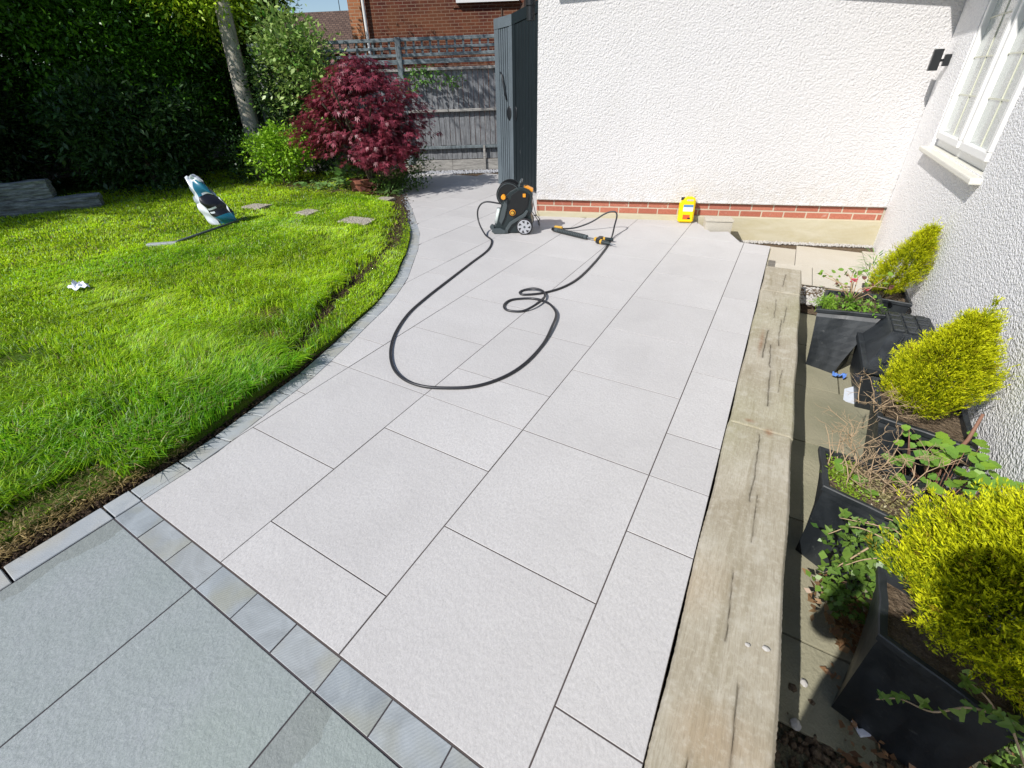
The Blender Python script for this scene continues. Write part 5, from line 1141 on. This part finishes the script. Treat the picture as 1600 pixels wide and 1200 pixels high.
pb_ = square_pot('planter', [(.78, 4.0, -.298), (.94, 4.0, -.298), (.94, 4.18, -.298), (.78, 4.18, -.298)], [(.70, 3.98, .03), (.97, 3.95, .03), (.97, 4.25, .03), (.70, 4.25, .03)], 'black planter under the far golden conifer behind the storage box')
# storage box with ribbed tapered lid
sb = empty('storage_box', (.80, 3.15, -.30)); tag(sb, 'black plastic box with tapered ribbed lid between the planters', 'storage box')
def fr(z, x0, x1, y0, y1): return [(x0, y0, z), (x1, y0, z), (x1, y1, z), (x0, y1, z)]
def loft(secs, m, name, parent, bev=.006):
    bm = bmesh.new(); rr = [[bm.verts.new(p) for p in s_] for s_ in secs]
    for a, b in zip(rr, rr[1:]):
        n = len(a)
        for k in range(n): bm.faces.new((a[k], a[(k+1) % n], b[(k+1) % n], b[k]))
    bm.faces.new(rr[0][::-1]); bm.faces.new(rr[-1]); return bm_obj(name, bm, m, parent, bevel=bev, seg=2)
loft([fr(.0, -.13, .15, -.20, .28), fr(.27, -.15, .17, -.22, .34)], M['pot'], 'box_body', sb)
loft([fr(.262, -.175, .185, -.245, .38), fr(.30, -.175, .185, -.245, .38)], M['pot'], 'lid_rim', sb)
loft([fr(.298, -.15, .17, -.215, .36), fr(.42, -.055, .165, .04, .36)], M['pot'], 'lid', sb)
for k in range(5):
    u = -.085+k*.052; bm = bmesh.new(); A = Vector((u+.0, -.195, .318)); B2 = Vector((u*.55+.045, .015, .408)); cyl(bm, A, B2, .009, .008, 8); bm_obj('rib', bm, M['pot'], sb)
for i in range(3):
    for j in range(4):
        bm = bmesh.new(); box(bm, (0, 0, 0), (.052, .058, .016)); o = bm_obj('raised_pad', bm, M['pot'], sb, bevel=.005, seg=1); o.location = (-.018+i*.066, .085+j*.075, .424); o.rotation_euler = (0, 0, 0)
# golden conifers
def conifer(loc, hgt_, r, n, label, tip=(0, 0), leaf=.03, squash=1.0, spikes=()):
    t = empty('golden_conifer', loc); tag(t, label, 'conifer', 'golden conifers in planters')
    tubes_obj('trunk', [([(0, 0, -.08), (tip[0]*.5, tip[1]*.5, hgt_*.5), (tip[0], tip[1], hgt_*.95)], [.012, .008, .003])], M['bark_dark'], t, 6)
    ncl = n//26; u = rng.uniform(0, 1, ncl)**.85; a = rng.uniform(0, 6.28, ncl)
    prof = np.sin(np.pi*np.clip(u*.80+.19, 0, 1))**1.0*(1.08-.40*u); prof *= (1+.16*np.sin(3*a+5*u)+.12*np.sin(7*a-9*u+1)+.13*rng.normal(size=ncl)); rad = r*prof*rng.uniform(.15, 1.0, ncl)**.4
    C = np.stack([rad*np.cos(a)+tip[0]*u, rad*np.sin(a)*squash+tip[1]*u, hgt_*u*(1+.05*rng.normal(size=ncl))], 1)
    out = np.stack([np.cos(a), np.sin(a), np.full(ncl, 1.35)], 1); out = unit(out+rng.normal(0, .28, (ncl, 3)))
    for (sx, sy, sz, sh) in spikes:
        k = 26; uu_ = rng.uniform(0, 1, k); C = np.vstack([C, np.stack([sx+rng.normal(0, .025, k)*(1-uu_), sy+rng.normal(0, .025, k)*(1-uu_), sz+sh*uu_], 1)]); out = np.vstack([out, unit(rng.normal(0, .35, (k, 3))+np.array([.2, .1, 1]))])
    # each clump is a flat feathery spray: a fan of fine blades
    K_ = 26; Pc = np.repeat(C, K_, 0); O = np.repeat(out, K_, 0); side_ = unit(np.cross(np.repeat(rand_dir(len(C)), K_, 0), O)); s = rng.uniform(-1, 1, len(Pc)); v = rng.uniform(0, 1, len(Pc))
    lenf = np.repeat(rng.uniform(.7, 1.7, len(C)), K_); P = Pc+O*(v*leaf*2.9*lenf)[:, None]+side_*(s*leaf*.95*(1-.65*v))[:, None]
    D = unit(O+side_*(s*.9)[:, None]+rand_dir(len(P))*.28); L_ = leaf*rng.uniform(.5, 1.05, len(P)); V, Q = leaf_quads(P, D, rand_dir(len(P)), L_, L_*.24)
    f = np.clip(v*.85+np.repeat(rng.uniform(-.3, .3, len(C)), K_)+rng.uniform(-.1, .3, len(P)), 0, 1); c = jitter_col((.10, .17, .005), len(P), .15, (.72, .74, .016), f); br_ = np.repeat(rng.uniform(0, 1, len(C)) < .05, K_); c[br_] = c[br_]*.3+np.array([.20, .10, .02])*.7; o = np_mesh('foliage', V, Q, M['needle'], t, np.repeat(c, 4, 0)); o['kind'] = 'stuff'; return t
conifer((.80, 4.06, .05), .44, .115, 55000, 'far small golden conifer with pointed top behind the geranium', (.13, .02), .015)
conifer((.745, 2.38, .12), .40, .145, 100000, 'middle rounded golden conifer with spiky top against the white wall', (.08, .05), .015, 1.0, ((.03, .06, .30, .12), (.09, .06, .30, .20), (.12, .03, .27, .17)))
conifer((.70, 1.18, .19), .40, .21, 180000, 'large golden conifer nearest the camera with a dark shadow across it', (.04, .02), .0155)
# leafy currant plant with separate leaves
lf = empty('leafy_plant', (.86, 2.02, -.05)); tag(lf, 'bright green broad leaved plant growing between the planters at the wall', 'plant')
stemsl = []
for i in range(120):
    a = random.uniform(0, 6.28); r = random.uniform(.02, .22); p = Vector((-.05+math.cos(a)*r*.85, -.08+math.sin(a)*r*1.35, .15+.12*random.random()-.3*r))
    d = Vector((math.cos(a), math.sin(a), random.uniform(-.25, .5))); put_leaf('broad', p, d, Vector((-.25, -.4, 1))+rv(.2), random.uniform(.024, .050), lf); stemsl.append(([Vector((0, 0, -.05)), Vector((p.x*.75, p.y*.75, p.z*.2)), p], [.0022, .0018, .001])) if i % 3 == 0 else None
tubes_obj('stems', stemsl, M['red_stem'], lf, 5)
tubes_obj('woody_stem', [([(-.05, .05, .05), (.0, .1, .22), (.01, .13, .33)], [.009, .007, .005])], M['red_stem'], lf, 7)
# ivy: trailing stems with individual leaves
def ivy(name, loc, paths, label, nleaf, size, m='ivy'):
    t = empty(name, loc); tag(t, label, 'ivy'); st_ = []
    for pth in paths:
        c = catmull([Vector(p) for p in pth], 6); st_.append((c, [.003-.0018*i/len(c) for i in range(len(c))]))
        for k in range(nleaf):
            p = c[random.randrange(len(c))]+rv(.010); put_leaf(m, p, rv(1)+Vector((0, -.3, .2)), Vector((-.2, -.4, 1))+rv(.35), size*random.uniform(.6, 1.25), t)
    tubes_obj('stems', st_, M['twig'], t, 5); return t
ivy('ivy', (.62, 1.42, .12), [[(0, 0, 0), (-.08, .01, .03), (-.16, .03, .02), (-.22, .01, -.03)], [(0, .02, 0), (-.10, .06, .03), (-.19, .09, .0)], [(.02, 0, 0), (-.04, -.04, .03), (-.12, -.05, -.02), (-.17, -.06, -.08)], [(.0, 0, 0), (-.05, .05, .04), (-.1, .04, .05), (-.2, .05, .02)], [(-.12, -.02, 0), (-.17, -.04, -.10), (-.19, -.02, -.18)], [(.04, .04, .02), (-.02, .09, .04), (-.08, .10, .04)]], 'ivy trailing over the planter between the twiggy pot and the near conifer', 20, .026)
ivy('ivy', (.68, .96, .19), [[(0, 0, 0), (-.05, -.01, -.01), (-.10, -.03, -.05), (-.14, .0, -.10), (-.18, -.01, -.13)], [(0, 0, 0), (-.02, .02, .015), (-.05, .05, .01)], [(.02, -.02, 0), (.05, -.05, -.05), (.09, -.05, -.12), (.12, -.04, -.18)], [(.02, 0, 0), (.08, -.02, -.03), (.13, -.02, -.1)], [(.05, .0, .0), (.10, .0, -.03), (.17, .0, -.06)], [(.08, .0, .0), (.15, .02, -.06), (.2, .03, -.16)]], 'ivy hanging over the rim of the nearest planter', 15, .026)
im = empty('ivy_clump', (.60, 1.44, -.05)); tag(im, 'dense dark ivy filling the gap between the twiggy planter and the nearest planter', 'ivy')
crown('foliage', [(.0, 0, .12), (-.10, .03, .08), (.1, .02, .14), (-.02, -.04, -.05), (.12, .0, .0)], [(.12, .08, .06), (.10, .06, .06), (.1, .08, .06), (.14, .07, .12), (.12, .08, .14)], 150, 9, .026, M['leaf'], (.035, .085, .012), (.16, .27, .04), im, clump_r=.022, aspect=.75)
crown('dead_leaves', [(-.10, -.02, -.16), (.02, -.05, -.2)], [(.10, .08, .05), (.12, .08, .04)], 40, 9, .03, M['leaf'], (.16, .07, .03), (.32, .20, .10), im, clump_r=.02, aspect=.6)
# bare twiggy plant in pot 3
def twigs(name, loc, n, sx, sy, h, label, cat='plant', seedo=1, lean=(0, 0)):
    t = empty(name, loc); tag(t, label, cat); lst = []; rnd = random.Random(seedo)
    def grow(p, d, ln, r, lev):
        pts = [p]; q = p.copy(); dd = d.copy()
        for k in range(4): dd = (dd+Vector((rnd.gauss(0, .28), rnd.gauss(0, .28), rnd.gauss(0, .2)))).normalized(); q = q+dd*ln/4; pts.append(q.copy())
        lst.append((pts, [r*(1-.14*k) for k in range(5)]))
        if lev < 3:
            for k in range(rnd.choice((2, 3))): b = pts[rnd.randrange(1, 5)]; grow(b, (dd+Vector((rnd.gauss(0, .8), rnd.gauss(0, .8), rnd.gauss(0, .5)))).normalized(), ln*.6, r*.62, lev+1)
    for i in range(n): grow(Vector((rnd.uniform(-sx, sx), rnd.uniform(-sy, sy), 0)), Vector((rnd.gauss(0, .5)+lean[0], rnd.gauss(0, .5)+lean[1], .9)).normalized(), h, .0026, 0)
    tubes_obj('twigs', lst, M['twig'], t, 5); return t
twigs('bare_twig_plant', (.53, 1.78, .075), 15, .12, .08, .17, 'bare pale branching twigs of a dead plant in the planter', seedo=4, lean=(-.1, .35))
twigs('bare_twig_plant', (.60, 2.30, .09), 7, .06, .06, .13, 'thin curling brown twigs hanging from the large planter under the middle conifer', seedo=9, lean=(-.5, -.5))
wd = empty('weed_rosette', (.455, 1.77, .085)); tag(wd, 'bright green weed leaves and moss in the corner of the twiggy planter', 'weed')
for (x, y, a, s_) in [(.0, .0, 2.2, .05), (.03, -.02, .3, .055), (.06, -.06, -.5, .05), (-.02, .04, 1.2, .04)]: put_leaf('weed', (x, y, .012), (math.cos(a), math.sin(a), .25), (0, 0, 1), s_, wd)
crown('moss', [(-.01, .0, .0), (.0, .07, .0), (.03, -.07, 0)], [(.05, .05, .01)]*3, 60, 14, .014, M['leaf'], (.16, .30, .02), (.30, .42, .04), wd, clump_r=.012, flat=.4)
crown('moss', [(.12, .0, -.005), (.18, -.05, -.005)], [(.10, .09, .006)]*2, 60, 12, .014, M['leaf'], (.25, .24, .10), (.38, .33, .16), wd, clump_r=.02, flat=.3)
# geranium in pot 1
gm = empty('geranium', (.57, 3.63, .10)); tag(gm, 'straggly geranium with pink flowers in the far planter', 'plant')
lst = []
for i in range(20):
    a = random.uniform(0, 6.28); r = random.uniform(.05, .2); e = Vector((math.cos(a)*r, math.sin(a)*r, random.uniform(.04, .20))); lst.append(([Vector((0, 0, 0)), e*.5+Vector((0, 0, .04))+rv(.015), e], [.0035, .003, .002]))
    for k in range(3): put_leaf('heu' if random.random() < .25 else 'broad', e+rv(.02), rv(1), (0, 0, 1), random.uniform(.018, .034), gm)
tubes_obj('stems', lst, M['twig'], gm, 5)
for p in [(-.02, .02, .15), (.06, -.03, .11)]:
    bm = bmesh.new()
    for k in range(9):
        r = bmesh.ops.create_icosphere(bm, subdivisions=1, radius=.006); bmesh.ops.translate(bm, verts=r['verts'], vec=Vector(p)+rv(.008))
    bm_obj('flower', bm, M['pink'], gm)
crown('grass_tuft', [(-.14, -.11, .01)], [(.05, .06, .02)], 40, 12, .04, M['leaf'], (.14, .30, .02), (.25, .42, .04), gm, clump_r=.012, aspect=.12)
crown('foliage', [(-.02, -.06, .02), (.08, -.12, .03)], [(.08, .07, .03)]*2, 30, 10, .03, M['leaf'], (.10, .24, .02), (.2, .36, .04), gm, clump_r=.02)
rosette('rosemary_sprig', (.74, 4.36, -.05), 'feathery grey green sprig left of the far golden conifer', 'plant', 'grassy', 90, .07, .07, .30)
# litter on the bed
gp_ = empty('glass_pane_piece', (.665, 3.06, -.285)); tag(gp_, 'cloudy white plastic sheet piece lying between planters', 'litter')
bm = bmesh.new(); pl = [(-.05, -.07), (.03, -.09), (.07, .02), (.02, .09), (-.04, .05)]; prism(bm, pl, 0, .006); o = bm_obj('sheet', bm, plain('cloudy_plastic', (.62, .66, .72), .2, nb=.4), gp_)
gp_.rotation_euler = (.15, -.2, 0)
scrap('blue_wrapper', (.60, 3.26, -.285), (.035, .025), plain('blue_wrapper', (.12, .25, .62), .3), 'crumpled blue and white wrapper beside the storage box', 'litter', .8)
tk = empty('plastic_clip', (.575, 1.085, -.292), .6); tag(tk, 'small pale blue two pronged plastic clip on the ground by the nearest planter', 'litter')
for sx in (-.012, .012):
    bm = bmesh.new(); box(bm, (sx, .02, 0), (.006, .07, .005)); bm_obj('prong', bm, M['can_label'], tk)
bm = bmesh.new(); box(bm, (0, -.02, 0), (.034, .02, .008)); bm_obj('clip_body', bm, M['can_label'], tk, bevel=.003)
ol = scrap('dry_leaf', (.86, 1.03, -.28), (.04, .03), plain('orange_leaf', (.62, .18, .03), .6), 'curled orange dry leaf on the soil at the bottom right', 'leaf', .4)
for (x, y, s_, lb) in [(.41, .99, .016, 'pale flat stone on the soil beside the sleeper'), (.43, 1.13, .011, 'small white stone on the old slab beside the sleeper')]:
    bm = bmesh.new(); bmesh.ops.create_icosphere(bm, subdivisions=2, radius=s_)
    for v in bm.verts: v.co = Vector((v.co.x, v.co.y*1.2, v.co.z*.5))*random.uniform(.85, 1.1)
    o = bm_obj('stone', bm, M['pebble']); o.location = (x, y, -.29); tag(o, lb, 'stone')
# leaf litter and small weeds in the near bed
n = 420; x = rng.uniform(.5, 1.0, n); y = rng.uniform(.75, 1.35, n); P = np.stack([x, y, np.full(n, -.30)+rng.uniform(0, .03, n)], 1); D = unit(rand_dir(n)*np.array([1, 1, .4])); L_ = rng.uniform(.012, .04, n); V, Q = leaf_quads(P, D, unit(rand_dir(n)*.5+np.array([0, 0, 1])), L_, L_*.6)
o = np_mesh('leaf_litter', V, Q, M['leaf'], None, np.repeat(jitter_col((.13, .07, .035), n, .3, (.42, .24, .12), rng.uniform(0, 1, n)), 4, 0)); tag(o, 'brown leaf litter on the soil round the nearest planter', 'leaf litter', kind='stuff')
bc = empty('wall_ivy', (.93, 1.35, -.2)); tag(bc, 'dark ivy climbing from the ground between the near conifer and the wall', 'ivy')
crown('foliage', [(0, .0, .12), (-.02, -.2, .05), (.0, .15, .2)], [(.08, .18, .2), (.09, .15, .16), (.07, .15, .2)], 110, 10, .03, M['leaf'], (.05, .12, .02), (.14, .24, .04), bc, clump_r=.03, aspect=.8)

# ------------------------------------------------------------------ the photographer behind the camera (casts the shadow over the plants)
pr = empty('person', (.12, -.20, 0)); tag(pr, 'person in dark clothes standing behind the camera holding up a phone', 'person')
J = {'pelvis': (0, 0, .93, .17), 'waist': (0, 0, 1.08, .165), 'chest': (0, 0, 1.28, .17), 'neckb': (0, 0, 1.44, .075), 'neck': (0, .01, 1.50, .055), 'headc': (0, .03, 1.62, .095), 'headt': (0, .02, 1.72, .075)}
E_ = [('pelvis', 'waist'), ('waist', 'chest'), ('chest', 'neckb'), ('neckb', 'neck'), ('neck', 'headc'), ('headc', 'headt')]
for s_, q in ((-1, 'l'), (1, 'r')):
    J.update({'sh'+q: (.18*s_, 0, 1.39, .065), 'el'+q: (.25*s_, .03, 1.20, .055), 'wr'+q: (.20*s_, .13, 1.34, .028), 'ha'+q: (.17*s_, .16, 1.40, .030), 'hi'+q: (.10*s_, 0, .86, .095), 'kn'+q: (.11*s_, .02, .48, .06), 'an'+q: (.11*s_, 0, .09, .042), 'to'+q: (.12*s_, .15, .03, .035)})
    E_ += [('chest', 'sh'+q), ('sh'+q, 'el'+q), ('el'+q, 'wr'+q), ('wr'+q, 'ha'+q), ('pelvis', 'hi'+q), ('hi'+q, 'kn'+q), ('kn'+q, 'an'+q), ('an'+q, 'to'+q)]
ks = list(J); me = bpy.data.meshes.new('body'); me.from_pydata([J[k][:3] for k in ks], [(ks.index(a), ks.index(b)) for a, b in E_], [])
me.materials.append(plain('dark_clothes', (.05, .06, .09), .9)); bo = link(bpy.data.objects.new('body', me), pr)
sk = bo.modifiers.new('skin', 'SKIN'); ss = bo.modifiers.new('sub', 'SUBSURF'); ss.levels = 1; ss.render_levels = 2
for i, k in enumerate(ks): me.skin_vertices[0].data[i].radius = (J[k][3]*.95, J[k][3]*.95); me.skin_vertices[0].data[i].use_root = (k == 'pelvis')
bm = bmesh.new(); bmesh.ops.create_uvsphere(bm, u_segments=16, v_segments=10, radius=.115)
for v in bm.verts: v.co = Vector((v.co.x*.9, v.co.y*1.0+.005, v.co.z*.85+1.665))
bmesh.ops.delete(bm, geom=[v for v in bm.verts if v.co.y > .07 and v.co.z < 1.68], context='VERTS'); bm_obj('hair', bm, M['bark_dark'], pr, smooth=True)
print('objects', len(bpy.data.objects))
